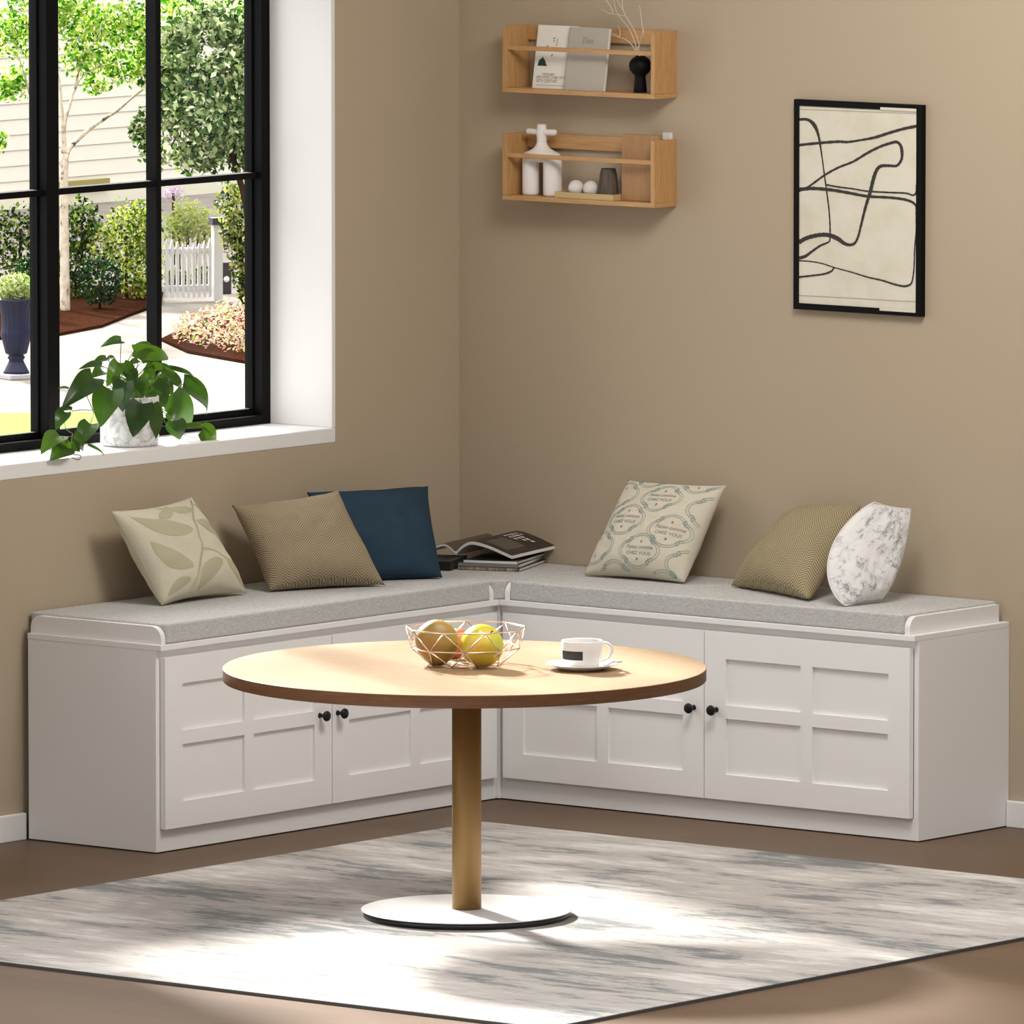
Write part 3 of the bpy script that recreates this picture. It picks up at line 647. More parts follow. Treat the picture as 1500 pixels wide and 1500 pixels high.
magazine(A+e1*0.012+e2*0.012, -0.03, 0.150, 0.24, zz, 0.007, M_cov4, 'dark magazine with a white spine just below the open magazine', None, M_cov3); zz += 0.0072
# black book to the left of the stack
bk = at(632, 832, 'z', ZC)
magazine(at(634, 835, 'z', ZC)+e1*-0.052+e2*-0.01, 0.03, 0.104, 0.17, ZC+0.0006, 0.024, M_cov4, 'thick black book lying behind the blue pillow beside the magazines', mat('dark_page_edge', (0.03, 0.028, 0.026), 0.7))
# open magazine lying face down
om = empty('open_magazine', (A.x, A.y, zz), 'open dark-covered magazine lying face down on top of the stack', 'magazine')
exo = Vector((0.997, 0.075, 0)); eyo = Vector((-0.075, 0.997, 0)); sp = at(668, 815, 'z', zz)
def prof(s):      # height over the stack along the page, 0 at the spine
    if s >= 0: return 0.002+0.033*math.sin(min(1, s/0.062)*math.pi*0.5)**0.8*(1 if s < 0.045 else max(0.0, math.cos((s-0.045)/0.158*math.pi/2))**1.15)
    s = -s; return 0.002+0.024*math.sin(min(1, s/0.05)*math.pi*0.5)**0.8*(1 if s < 0.03 else max(0.0, math.cos((s-0.03)/0.075*math.pi/2)))
def sheet(name, s0, s1, zlo, zhi, mt, l, y0=0.0, par=None):
    m = MB(); N = 30
    def P(i, k, z): s = s0+(s1-s0)*i; q = sp+exo*s*0.93+eyo*(y0+k*l); return Vector((q.x, q.y, zz+prof(s)+z+0.0005+0.010*k))
    m.grid(lambda i, k: P(i, k, zhi), N, 6); m.grid(lambda i, k: P(1-i, k, zlo), N, 6)
    for k in (0, 1): m.grid(lambda i, j, k=k: P(i, k, zlo+(zhi-zlo)*j), N, 1)
    for i in (0, 1): m.grid(lambda k, j, i=i: P(i, k, zlo+(zhi-zlo)*j), 6, 1)
    return m.build(name, mt, par or om)
def b_cov(nt, b):
    n = noise(nt, coords(nt), 30, 4); nt.links.new(ramp(nt, n, [(0.4, (0.022, 0.014, 0.010)), (0.7, (0.05, 0.035, 0.027))]), b.inputs['Base Color'])
M_dcov = mat('dark_brown_cover', (0.03, 0.02, 0.015), 0.4, build=b_cov)
sheet('pages', 0.0, 0.196, 0.0, 0.0085, M_paper, 0.213); sheet('pages', -0.098, -0.002, 0.0, 0.006, M_paper, 0.205)
cv = sheet('cover', 0.004, 0.196, 0.0085, 0.0095, M_dcov, 0.213); sheet('cover', -0.098, -0.004, 0.006, 0.007, mat('olive_cover', (0.10, 0.075, 0.05), 0.4), 0.205)
m = MB()
def cp(s, k): q = sp+exo*s*0.93+eyo*k; return Vector((q.x, q.y, zz+prof(s)+0.0105+0.010*k/0.213))
m.grid(lambda i, j: cp(0.085+0.08*i, 0.02+0.085*j), 8, 4, 0)
k0 = 0.125
for wv, hs in ((0.016, 3), (0.014, 4), (0.020, 5), (0.012, 2)):
    for h in range(hs):
        a = 0.07+h*0.018; m.grid(lambda i, j, a=a: cp(a+0.011*i+0.004*j, k0+wv*0.5*j), 2, 2, 1)
    k0 += wv*1.05
m.build('cover_print', [mat('cover_picture', (0.10, 0.085, 0.07), 0.4), M_paper], cv)

# ------------------------------------------------------------------ wall shelves
SX0, SX1, SD = 0.2287, 0.7450, 0.0987
def shelf(z0, label):
    r = empty('wall_shelf', (SX0, 0, z0), label, 'shelf', 'oak ledge shelves on the right wall')
    z1 = z0+0.178
    MB().box((SX0, -SD, z0), (SX1, -0.0005, z0+0.0125)).build('shelf_board', M_oakx, r, bevel=0.0008)
    MB().box((SX0, -SD, z0+0.0127), (SX0+0.0165, -0.0005, z1)).build('side_panel', M_oakz, r, bevel=0.0008)
    MB().box((SX1-0.0125, -SD, z0+0.0127), (SX1, -0.0005, z1)).build('side_panel', M_oakz, r, bevel=0.0008)
    MB().box((SX0+0.0167, -SD+0.001, z0+0.114), (SX1-0.0127, -SD+0.010, z0+0.126)).build('front_bar', M_oakx, r, bevel=0.0008)
    MB().box((SX0+0.0167, -0.013, z1-0.040), (SX1-0.0127, -0.0005, z1-0.001)).build('back_slat', M_oakx, r, bevel=0.0008)
    return z0+0.0127
ZU = shelf(1.861, 'upper oak wall shelf holding books and a black vase')
ZLW = shelf(1.5722, 'lower oak wall shelf holding a white vase and a tray')
def book(bl_, w, h, t, lean, yaw, mc, label):
    # front cover faces -y; lean: top goes back towards the wall
    ex = Vector((math.cos(yaw), math.sin(yaw), 0)); up_ = Vector((0, math.sin(lean), math.cos(lean))); nn = ex.cross(up_).normalized()   # faces -y
    o = Vector(bl_); r = empty('book', o, label, 'book')
    def sl(mb, x0, x1, y0, y1, n0, n1, mi=0):
        P = [o+ex*x+up_*y+nn*n for n in (n0, n1) for x, y in ((x0, y0), (x1, y0), (x1, y1), (x0, y1))]
        mb.hexa(P, mi)
    mb = MB(); sl(mb, 0.001, w-0.002, 0.001, h-0.001, -t+0.0015, -0.0015); mb.build('pages', M_paper, r)
    mb = MB(); sl(mb, 0, w, 0, h, -0.0015, 0); sl(mb, 0, w, 0, h, -t, -t+0.0015); sl(mb, 0, 0.0015, 0, h, -t, 0); cvr = mb.build('cover', mc, r)
    def P(x, y, off=0.0004): return o+ex*x+up_*y+nn*off
    return r, cvr, P, nn
M_bkw = mat('ivory_cover', (0.85, 0.825, 0.765), 0.5); M_bkg = mat('stone_cover', (0.50, 0.465, 0.41), 0.6, build=b_linen((0.46, 0.43, 0.375), (0.52, 0.485, 0.43), 1.0, 0.05))
LEAN = math.atan2(0.028, 0.17)
b1 = at(779, 129.6, 'z', ZU+.0005); b1.y = -0.062
r1, c1, P1, n1_ = book(at(779, 129.6, 'y', -0.060), 0.135, 0.172, 0.012, LEAN, 0.0, M_bkw, 'ivory architecture book with a green tree picture on the upper shelf')
m = MB()
tri = [(0.012, 0.062), (0.045, 0.062), (0.040, 0.068), (0.036, 0.077), (0.030, 0.082), (0.027, 0.088), (0.023, 0.082), (0.016, 0.078), (0.013, 0.070)]
m.add([P1(x, y) for x, y in tri], [tuple(range(len(tri)))], 0)
for (x0, y0, x1, y1, w) in ((0.030, 0.108, 0.044, 0.118, 0.004), (0.056, 0.135, 0.063, 0.140, 0.003), (0.058, 0.128, 0.062, 0.133, 0.003), (0.055, 0.088, 0.060, 0.095, 0.0035)):
    ribbon(m, [P1(x0, y0), P1((x0+x1)/2, (y0+y1)/2), P1(x1, y1)], [0.001, w, 0.001], n1_, 0)
m.add([P1(x, y) for x, y in ((0.066, 0.115), (0.074, 0.118), (0.074, 0.138), (0.068, 0.136))], [(0, 1, 2, 3)], 2)
for t_, y, x in (('VISIONARY', 0.037, 0.030), ('ARCHITECTURE OF THE', 0.028, 0.012), ('20TH CENTURY', 0.0185, 0.012)):
    tv, tf = text_polys(t_, 0.0112 if y < .036 else 0.0095, 'LEFT'); m.add([P1(x+a*0.92, y+b_, 0.0005) for a, b_, _ in tv], tf, 1)
ribbon(m, [P1(0.012, 0.0105), P1(0.06, 0.0105), P1(0.12, 0.0105)], 0.0009, n1_, 1)
m.build('cover_print', [mat('pine_green', (0.01, 0.05, 0.035), 0.6), mat('sepia_ink', (0.16, 0.12, 0.07), 0.7), mat('pale_ink', (0.6, 0.57, 0.52), 0.7)], c1)
r2, c2, P2, n2_ = book(at(825.5, 131.2, 'y', -0.074), 0.1325, 0.169, 0.0135, LEAN, 0.0, M_bkg, 'stone grey book with a short title on the upper shelf')
m = MB()
def serif(mb, P, x, y, s):
    # D i o r, drawn with strokes and serifs
    def st(pts, w): ribbon(mb, [P(x+a*s, y+b_*s, 0.0005) for a, b_ in pts], [q*s for q in w] if isinstance(w, list) else w*s, n2_, 0)
    st([(0.14, 0), (0.14, 0.5), (0.14, 1)], 0.12); st([(0, 0.02), (0.15, 0.02), (0.3, 0.02)], 0.045); st([(0, 0.98), (0.15, 0.98), (0.3, 0.98)], 0.045)
    arc = [(0.14+0.62*math.sin(a)**0.8 if 0 < a < math.pi else 0.14, 0.5+0.48*math.cos(a)) for a in [k*math.pi/14 for k in range(15)]]
    st(arc, [0.04+0.10*math.sin(k*math.pi/14)**2 for k in range(15)])
    st([(1.02, 0), (1.02, 0.3), (1.02, 0.62)], 0.10); st([(0.92, 0.02), (1.02, 0.02), (1.12, 0.02)], 0.04); st([(0.93, 0.6), (0.98, 0.61), (1.02, 0.62)], 0.04); st([(0.98, 0.86), (1.02, 0.86), (1.06, 0.86)], 0.10)
    o_ = [(1.52+0.25*math.cos(a), 0.31+0.31*math.sin(a)) for a in [k*2*math.pi/20 for k in range(21)]]
    st(o_, [0.045+0.08*abs(math.cos(k*2*math.pi/20)) for k in range(21)])
    st([(2.06, 0), (2.06, 0.3), (2.06, 0.62)], 0.10); st([(1.95, 0.02), (2.06, 0.02), (2.18, 0.02)], 0.04); st([(2.08, 0.42), (2.16, 0.58), (2.3, 0.6)], [0.04, 0.06, 0.10])
serif(m, P2, 0.049, 0.126, 0.0165)
m.build('title', mat('grey_foil', (0.20, 0.19, 0.17), 0.5), c2)
# black vase with pale twigs
vx, vy = at(938, 110, 'y', -0.05).x, -0.05
vz = ZU+0.0003
bv = empty('bud_vase', (vx, vy, vz), 'matte black mushroom-shaped vase with twigs on the upper shelf', 'vase')
m = MB(); m.lathe([(0.0001, 0), (0.0172, 0), (0.0180, 0.0015), (0.0165, 0.018), (0.0142, 0.040), (0.0150, 0.046), (0.0215, 0.051), (0.0280, 0.060), (0.0305, 0.071), (0.0285, 0.081), (0.0230, 0.089), (0.0150, 0.0945), (0.0115, 0.0975), (0.0095, 0.0960), (0.0001, 0.090)], (vx, vy, vz), 48)
m.build('vase_body', mat('matte_black', (0.004, 0.004, 0.005), 0.55, spec=0.15), bv)
tw = empty('dried_twigs', (vx, vy, vz+0.0912), 'bare pale twigs standing in the black vase', 'twigs')
M_twig = mat('pale_twig', (0.72, 0.64, 0.54), 0.8)
def tp(cx_, cy_, d=0): return at(870+cx_/15, cy_/15, 'y', vy+d)
base = Vector((vx, vy, vz+0.0922))
for br_ in ([base, tp(950, 1085), tp(990, 960), tp(890, 670, -.004), tp(700, 350, -.008), tp(640, 220, -.006), tp(500, 0, 0), tp(440, -90, 0)],
            [base, tp(940, 1080), tp(880, 870), tp(750, 590, .004), tp(630, 450, .006), tp(500, 260, .01), tp(440, 0, .012), tp(430, -120, .01)],
            [base, tp(990, 1060), tp(1040, 850, -.01), tp(1075, 700, -.014), tp(1050, 480, -.012), tp(1020, 220, -.01), tp(1000, 120, -.01)],
            [base, tp(890, 1070), tp(800, 950), tp(700, 870, -.006), tp(560, 820, -.008), tp(450, 790, -.006), tp(400, 760, -.005)]):
    MB().tube(bez(br_, 5), [0.0013-0.0007*k/(5*(len(br_)-1)) for k in range(5*(len(br_)-1)+1)], 6).build('twig', M_twig, tw)
for br_ in ([tp(700, 350, -.008), tp(580, 330), tp(420, 310), tp(300, 280), tp(220, 230), tp(160, 200)], [tp(560, 820, -.008), tp(575, 700), tp(530, 560)], [tp(560, 820, -.008), tp(480, 760), tp(400, 725)],
            [tp(1075, 700, -.014), tp(1100, 780), tp(1090, 640)], [tp(340, 100, 0), tp(280, 20), tp(230, -40)], [tp(640, 220, -.006), tp(625, 60), tp(620, -60)], [tp(420, 310), tp(400, 200), tp(340, 100)]):
    MB().tube(bez(br_, 4), 0.0008, 6).build('twig', M_twig, tw)
# lower shelf: white two-legged vase
wvx, wvy, wz = at(793.5, 250, 'y', -0.052).x, -0.052, ZLW+0.0004
vv_ = empty('sculptural_vase', (wvx, wvy, wz), 'white two-legged vase with a cross-shaped neck on the lower shelf', 'vase')
m = MB()
for dx, r_ in ((-0.0375, 0.0228), (0.0372, 0.0255)):
    m.lathe([(0.0001, 0.0), (r_*0.86, 0.0), (r_*0.97, 0.0025), (r_, 0.009), (r_, 0.092), (r_*0.9, 0.104), (r_*0.6, 0.112), (0.0001, 0.115)], (wvx+dx, wvy, wz), 40)
prf = [(0.059, 0.090), (0.0625, 0.098), (0.0635, 0.1055), (0.053, 0.1135), (0.036, 0.1195), (0.0235, 0.126), (0.0165, 0.134), (0.0135, 0.142), (0.0135, 0.156), (0.0152, 0.165), (0.0150, 0.174), (0.0130, 0.181), (0.0122, 0.1905), (0.0100, 0.1912), (0.009, 0.187)]
o_ = len(m.v); m.lathe(prf, (0, 0, 0), 40)
for i in range(o_, len(m.v)):
    v = m.v[i]; k = min(1.0, max(0.0, (v.z-0.098)/0.03)); fy = 0.38+0.62*k
    m.v[i] = Vector((wvx+v.x, wvy+v.y*fy, wz+v.z))
m.tube([(wvx-0.0500, wvy, wz+0.1710), (wvx-0.0485, wvy, wz+0.1710), (wvx-0.045, wvy, wz+0.1708), (wvx-0.022, wvy, wz+0.1700), (wvx, wvy, wz+0.1695), (wvx+0.022, wvy, wz+0.1700), (wvx+0.045, wvy, wz+0.1708), (wvx+0.0485, wvy, wz+0.1710), (wvx+0.0500, wvy, wz+0.1710)], [0.003, 0.0068, 0.0082, 0.0082, 0.0105, 0.0082, 0.0082, 0.0068, 0.003], 20)
m.build('vase_body', M_matte, vv_)
# tray, balls, cup, board
ty0, ty1 = -0.0935, -0.0300
ta = at(812, 290.5, 'y', ty0); tb_ = at(898, 295.5, 'y', ty0)
tzb = ZLW+0.0004
m = MB(); x0, x1 = ta.x, tb_.x
m.box((x0, ty0, tzb), (x1, ty1, tzb+0.005)); m.box((x0, ty0, tzb+0.005), (x1, ty0+0.003, tzb+0.0155)); m.box((x0, ty1-0.003, tzb+0.005), (x1, ty1, tzb+0.0155)); m.box((x0, ty0+0.003, tzb+0.005), (x0+0.003, ty1-0.003, tzb+0.0155)); m.box((x1-0.003, ty0+0.003, tzb+0.005), (x1, ty1-0.003, tzb+0.0155))
tag(m.build('wooden_tray', mat('pale_ochre_wood', (0.54, 0.40, 0.18), 0.6), origin=(x0, ty0, tzb)), 'narrow ochre tray with balls and a dark cup on the lower shelf', 'tray')
for u, lb in ((844, 'white ball on the shelf tray, nearer the white vase'), (865.5, 'white ball on the shelf tray, next to the dark wooden cup')):
    q = at(u, 272, 'y', -0.066); rr = 0.0212
    m = MB(); m.lathe([(max(.0001, rr*math.sin(math.pi*k/20)), -rr*math.cos(math.pi*k/20)) for k in range(21)], (0, 0, 0), 32, caps=False)
    o = m.build('decorative_ball', mat('chalk_white', (0.72, 0.69, 0.64), 0.8)); o.location = (q.x, -0.066, tzb+0.0054+rr); tag(o, lb, 'ball', 'white balls on the shelf tray')
q = at(889.5, 280, 'y', -0.066)
def b_dark(nt, b):
    n = noise(nt, coords(nt, (60, 60, 4)), 2.0, 3, 0.6); nt.links.new(ramp(nt, n, [(0.35, (0.055, 0.04, 0.03)), (0.7, (0.12, 0.09, 0.065))]), b.inputs['Base Color']); bump(nt, b, n, 0.4, 0.002)
m = MB(); m.lathe([(0.0001, 0), (0.0275, 0), (0.0285, 0.002), (0.0265, 0.025), (0.0225, 0.066), (0.0205, 0.0705), (0.0205, 0.0765), (0.018, 0.0775), (0.0165, 0.070), (0.0001, 0.068)], (q.x, -0.0610, tzb+0.0054), 12)
for i in range(len(m.sm)): m.sm[i] = False
tag(m.build('wooden_cup', mat('dark_wood', (0.08, 0.06, 0.045), 0.7, build=b_dark), origin=(q.x, -0.0610, tzb+0.0054)), 'dark brown tapered wooden cup on the shelf tray', 'cup')
ba = at(910.5, 290, 'y', -0.062)
bo = Vector((ba.x, -0.062, ZLW-0.0034)); lean = 0.0
cb_ = empty('cutting_board', bo, 'tall reddish brown wooden board standing at the right end of the lower shelf', 'board')
def bp_(x, y, n): return Vector((bo.x+x, bo.y+math.sin(lean)*y-math.cos(lean)*n*-1, bo.z+math.cos(lean)*y-math.sin(lean)*n*1+0.004))
m = MB(); bw_ = 0.732-bo.x-0.001; m.hexa([bp_(x, y, n) for n in (0.0, 0.012) for x, y in ((0, 0), (bw_, 0), (bw_, 0.1765), (0, 0.1765))])
m.build('board', mat('cherry_wood', (0.33, 0.17, 0.075), 0.5, build=b_oak((30, 30, 2.5), (0.35, 0.18, 0.068), (0.42, 0.23, 0.095))), cb_, bevel=0.001)
q = at(968, 197, 'y', -0.02)
tag(MB().box((0.706, -0.013, ZLW+0.0004), (0.7306, -0.0005, ZLW+0.182)).build('booklet', mat('white_card', (0.78, 0.77, 0.75), 0.6), bevel=0.0005), 'white booklet standing behind the brown board on the lower shelf', 'book')

# ------------------------------------------------------------------ picture
PD = 0.020
def pp(cx_, cy_, y=-PD+0.004): return at(1100+cx_*0.26667, 100+cy_*0.26667, 'y', y)
o0p = pp(235, 170, -PD); o1p = pp(960, 1364, -PD); i0 = pp(264, 205, -PD); i1 = pp(921, 1340, -PD)
X0, X1 = 1.1518+0.0, 1.5843; Z0, Z1 = 1.322, 1.8751
X0 = at(1162.5, 300, 'y', -PD).x; X1 = at(1349.2, 300, 'y', -PD).x; Z1 = at(1162.7, 145.3, 'y', -PD).z; Z0 = at(1162.3, 452.5, 'y', -PD).z
pic = empty('framed_picture', (X0, 0, Z0), 'black framed abstract line drawing on the right wall', 'picture')
fw_ = 0.0165
m = MB(); m.box((X0, -PD, Z0), (X0+fw_, -0.0005, Z1)); m.box((X1-fw_, -PD, Z0), (X1, -0.0005, Z1)); m.box((X0+fw_, -PD, Z0), (X1-fw_, -0.0005, Z0+fw_)); m.box((X0+fw_, -PD, Z1-fw_), (X1-fw_, -0.0005, Z1))
m.build('frame', mat('black_frame', (0.003, 0.003, 0.003), 0.5, spec=0.1), pic)
yb = -PD+0.003
def b_art(nt, b):
    v = coords(nt); n = noise(nt, v, 9, 6, 0.65); n2 = noise(nt, coords(nt, (1, 1, 40)), 6, 3)
    c = ramp(nt, n, [(0.35, (0.66, 0.62, 0.50)), (0.55, (0.72, 0.69, 0.59)), (0.75, (0.74, 0.72, 0.63))]); nt.links.new(mixc(nt, mth(nt, 'MULTIPLY', n2, 0.15), c, (0.55, 0.50, 0.38)), b.inputs['Base Color'])
m = MB(); m.box((X0+fw_-0.002, yb, Z0+fw_-0.002), (X1-fw_+0.002, -0.002, Z1-fw_+0.002), 0)
# the paper laps a little over the inner frame edge on the right half
xm = X0+(X1-X0)*0.68
m.box((xm, -PD-0.0006, Z1-fw_-0.001), (X1-fw_, -PD+0.001, Z1-fw_+0.0065), 0); m.box((xm, -PD-0.0006, Z0+fw_-0.0065), (X1-fw_, -PD+0.001, Z0+fw_+0.001), 0)
M_line = mat('charcoal_line', (0.035, 0.03, 0.025), 0.8); M_faint = mat('faint_line', (0.42, 0.40, 0.34), 0.8)
XL, XR = X0+fw_, X1-fw_
def line(pts, ws, mi=1, lift=0):
    P = bez([pp(a, b_, yb-0.0006-lift*0.0002) for a, b_ in pts], 8); P = [Vector((min(XR, max(XL, q.x)), q.y, q.z)) for q in P]
    n_ = len(P); k = len(ws)-1
    W_ = [(ws[min(k, int(i/(n_-1)*k))]*(1-(i/(n_-1)*k) % 1)+ws[min(k, int(i/(n_-1)*k)+1)]*((i/(n_-1)*k) % 1))*0.00062*(1+0.10*math.sin(i*1.7)) for i in range(n_)]
    ribbon(m, P, W_, Vector((0, -1, 0)), mi)
line([(262,282),(300,280),(330,293),(355,325),(372,375),(385,450),(400,560),(415,670),(428,770),(434,860),(434,935),(425,955),(380,975),(330,1010),(300,1032),(262,1044)], [12, 12, 20, 12, 7, 8, 8, 8, 7, 10, 13, 15], 1, 0)
line([(262,422),(380,410),(480,403),(530,405),(600,395),(680,380),(760,355),(840,332),(922,316)], [11, 12, 11, 9, 13, 12, 14], 1, 1)
line([(262,674),(310,655),(400,590),(480,545),(560,513),(640,465),(710,430),(770,410),(800,405),(822,425),(830,465),(825,505),(800,535),(760,535),(715,537),(690,560),(672,610),(655,680),(630,760),(605,860),(590,920),(570,960),(540,970),(510,960),(480,938),(440,920),(400,914),(350,920),(300,935),(262,957)],
     [10, 9, 9, 9, 11, 11, 12, 13, 17, 13, 11, 12, 15, 18, 18, 14, 11, 11, 12, 16, 20, 18, 17, 17, 19], 1, 2)
line([(262,665),(340,660),(440,668),(540,685),(640,703),(760,710),(840,720),(890,738),(910,770),(912,850),(900,980),(895,1100),(885,1170),(870,1190),(840,1197),(790,1187),(720,1165),(640,1147),(560,1122),(460,1095),(390,1072),(320,1060),(262,1057)],
     [15, 14, 13, 12, 11, 11, 11, 10, 8, 7, 7, 8, 9, 8, 7, 6, 5, 5, 5, 5], 1, 3)
line([(415,640),(480,652),(560,662),(640,675),(760,682),(850,686),(890,697),(908,680),(916,640)], [7, 7, 6, 7, 7, 7, 9, 7], 1, 4)
line([(262,1147),(340,1138),(400,1130),(440,1115),(456,1095)], [8, 7, 8, 6], 1, 5)
line([(262,225),(500,234),(922,250)], [4, 4], 2, 0); line([(262,1248),(500,1260),(922,1284)], [4, 4], 2, 0)
m.build('print', [mat('cream_art_paper', (0.7, 0.66, 0.55), 0.85, spec=0.1, build=b_art), M_line, M_faint], pic)

# ------------------------------------------------------------------ potted plant
px_, py_ = at(190, 652, 'z', ZS).xy
pl = empty('potted_plant', (px_, py_, ZS), 'trailing green pothos in a marbled white pot on the window sill', 'plant')
def b_marble(nt, b):
    v = coords(nt); n = noise(nt, v, 22, 6, 0.65, 1.5)
    nt.links.new(ramp(nt, n, [(0.38, (0.42, 0.42, 0.43)), (0.5, (0.72, 0.72, 0.72)), (0.6, (0.82, 0.82, 0.82))]), b.inputs['Base Color'])
RP = 0.0772
m = MB(); m.lathe([(0.0001, 0.0), (RP-0.008, 0.0), (RP-0.002, 0.003), (RP, 0.010), (RP, 0.128), (RP-0.002, 0.130), (RP-0.005, 0.129), (RP-0.006, 0.110), (0.0001, 0.108)], (px_, py_, ZS+0.0004), 64)
m.build('pot', mat('marbled_ceramic', (0.8, 0.8, 0.8), 0.5, build=b_marble), pl)
m = MB(); m.lathe([(RP-0.0065, 0.113), (0.0001, 0.118)], (px_, py_, ZS), 32, caps=False); m.build('soil', mat('soil', (0.035, 0.022, 0.015), 0.95), pl)
pots = ZS+0.115
LV = [  # base, tip (in the plane of the pot, metres are set by at), width, offset towards the room
 (710,98,550,150,62,.0), (805,180,1070,238,95,.01), (815,170,935,120,60,-.01), (600,235,487,285,58,-.01), (660,230,585,250,35,.0), (565,290,385,318,58,.01),
 (500,385,255,620,150,.035), (690,265,600,450,92,.02), (570,330,480,385,80,-.01), (720,285,805,410,95,.01), (840,248,760,292,48,-.015), (870,258,1065,255,62,-.02),
 (950,290,1045,305,50,.0), (1085,303,1262,372,30,.0), (1020,335,1168,455,75,.015), (828,385,838,572,150,.055), (745,410,722,640,135,.06), (640,475,556,755,185,.075),
 (870,575,802,832,165,.088), (925,590,942,885,140,.082), (945,425,1045,600,150,.045), (1180,430,1356,665,150,.03), (1095,505,1238,738,165,.0), (1015,415,1100,525,90,.02),
 (340,625,198,655,50,.05), (285,640,215,780,85,.055), (480,730,400,905,120,.09), (245,820,100,965,125,.10), (350,830,420,955,100,.105), (300,905,168,1010,125,.112), (460,890,587,972,22,.10),
 (1125,705,1157,848,125,.06), (1190,750,1368,765,38,.055), (1320,775,1425,887,125,.075), (312,462,225,465,22,.02), (850,370,905,440,90,.02), (700,370,650,450,80,.03), (780,330,830,400,70,.03), (890,300,960,380,80,-.01), (1000,300,1100,360,70,-.01), (240,860,310,960,80,.108), (330,890,400,930,60,.112), (1060,640,1110,700,70,.02), (960,380,1010,470,90,.0)]
def lp(cx_, cy_, off): return at(40+cx_*0.19333, 480+cy_*0.19333, 'x', px_+off-0.01)
mf, ms = MB(), MB()
for i, (bx_, by_, tx_, ty_, w, off) in enumerate(LV):
    a = lp(bx_, by_, off); t_ = lp(tx_, ty_, off+rnd.uniform(-.012, .012)); L = t_-a
    tocam = Vector((0.62, -0.70, 0.35)).normalized(); q = (tocam+Vector((rnd.uniform(-.35,.35), rnd.uniform(-.35,.35), rnd.uniform(-.1,.3)))).normalized()
    wd = L.cross(q).normalized(); nn = wd.cross(L).normalized()
    if nn.dot(tocam) < 0: nn = -nn
    wm = w*0.19333/577/2*1.2; arc = L.length*rnd.uniform(0.12, 0.24); fold = rnd.uniform(0.15, 0.4)
    def lf(uu, vv, a=a, L=L, wd=wd, nn=nn, wm=wm, arc=arc, fold=fold):
        s_ = 2*uu-1
        pr = (1.0*math.sin(math.pi*min(1, (vv*0.93+0.07))**0.62)**0.75 if vv < 1 else 0.0)*(1-0.25*vv)
        back = -0.10*abs(s_)**1.2*(1-vv)**4      # heart lobes reach back past the stalk
        tip = vv+back
        return a+L*tip+wd*(s_*wm*1.22*pr)+nn*(arc*math.sin(math.pi*min(1, max(0, vv)))*0.8 + fold*wm*(abs(s_)*pr) - 0.0)
    mf.grid(lf, 6, 10, 0, True)
    # leaf stalk back to the pot
    if i not in (24, 25, 26, 27, 28, 29, 30, 32, 33, 34, 40, 41):
        s0 = Vector((px_+rnd.uniform(-.04, .04), py_+rnd.uniform(-.04, .04), pots)); mid = (s0+a)/2+Vector((0, 0, 0.02))
        ms.tube(bez([s0, mid, a, a+L*0.05], 5), 0.0011, 5)
for pth in (((720,520,.0),(640,465,.02),(540,465,.04),(440,495,.045)), ((620,560,.02),(500,622,.05),(420,622,.055),(340,632,.055)), ((440,495,.045),(500,640,.07),(485,700,.085)), ((280,700,.06),(290,760,.08),(335,800,.10)),
            ((1000,560,.02),(1020,650,.045),(1060,740,.058),(1140,795,.064),(1290,842,.072)), ((1140,795,.064),(1195,750,.056)), ((345,800,.102),(330,880,.105),(300,905,.11)), ((335,985,.112),(390,1000,.113),(405,970,.112),(350,960,.112)), ((850,510,.03),(900,490,.05),(940,560,.07)), ((485,700,.085),(480,730,.088))):
    ms.tube(bez([lp(*q) for q in pth], 6), 0.0011, 6)
mf.build('foliage', M_pothos, pl); ms.build('stems', M_stem, pl)

# ------------------------------------------------------------------ garden outside
GZ = -4.5
def G(u, v, z=GZ): return at(u, v, 'z', z)
def sc(P): return (P-CAM).dot(FW)/FPX          # metres per pixel at P
RG = random.Random(11)
def leaves(mb, n, fn, size, mi=0, jit=0.5):
    for _ in range(n):
        P, up_ = fn()
        d = Vector((RG.gauss(0, 1), RG.gauss(0, 1), RG.gauss(0, 1))).normalized(); d = (d*jit+up_*(1-jit)).normalized()
        e_ = d.orthogonal().normalized(); e_ = (e_*math.cos(RG.random()*6.28)+d.cross(e_)*math.sin(RG.random()*6.28)).normalized(); f_ = d.cross(e_)
        s_ = size*RG.uniform(0.6, 1.35)
        mb.add([P-e_*s_*0.55, P+f_*s_*0.32+d*s_*0.08, P+e_*s_*0.6, P-f_*s_*0.32+d*s_*0.08], [(0, 1, 2, 3)], mi)
def blob(c, rx, ry, rz, shell=0.55):
    def f():
        while True:
            d = Vector((RG.gauss(0, 1), RG.gauss(0, 1), RG.gauss(0, 1)))
            if d.length > 1e-3: break
        d.normalize(); r = shell+(1-shell)*RG.random()**0.6; k = 1+0.22*mnoise.noise(d*2.3+c*0.7)
        return c+Vector((d.x*rx, d.y*ry, d.z*rz))*r*k, d
    return f
def blobs(lst, shell=0.3):
    fs = [blob(*b_, shell) for b_ in lst]; ws = [b_[1]*b_[3] for b_ in lst]
    def f(): return RG.choices(fs, ws)[0]()
    return f
def clump(u, v, ru, rv, dep=None, base=None, d=0.0):
    # ellipsoid centred where the ray (u, v) meets the upright plane through ground point base
    P = at_depth(u, v, base, d); s_ = sc(P); return (P, ru*s_, (dep or ru)*s_, rv*s_)
def at_depth(u, v, B, d=0.0):
    dep_ = (B-CAM).dot(FW)+d; return CAM+ray(u, v)*dep_
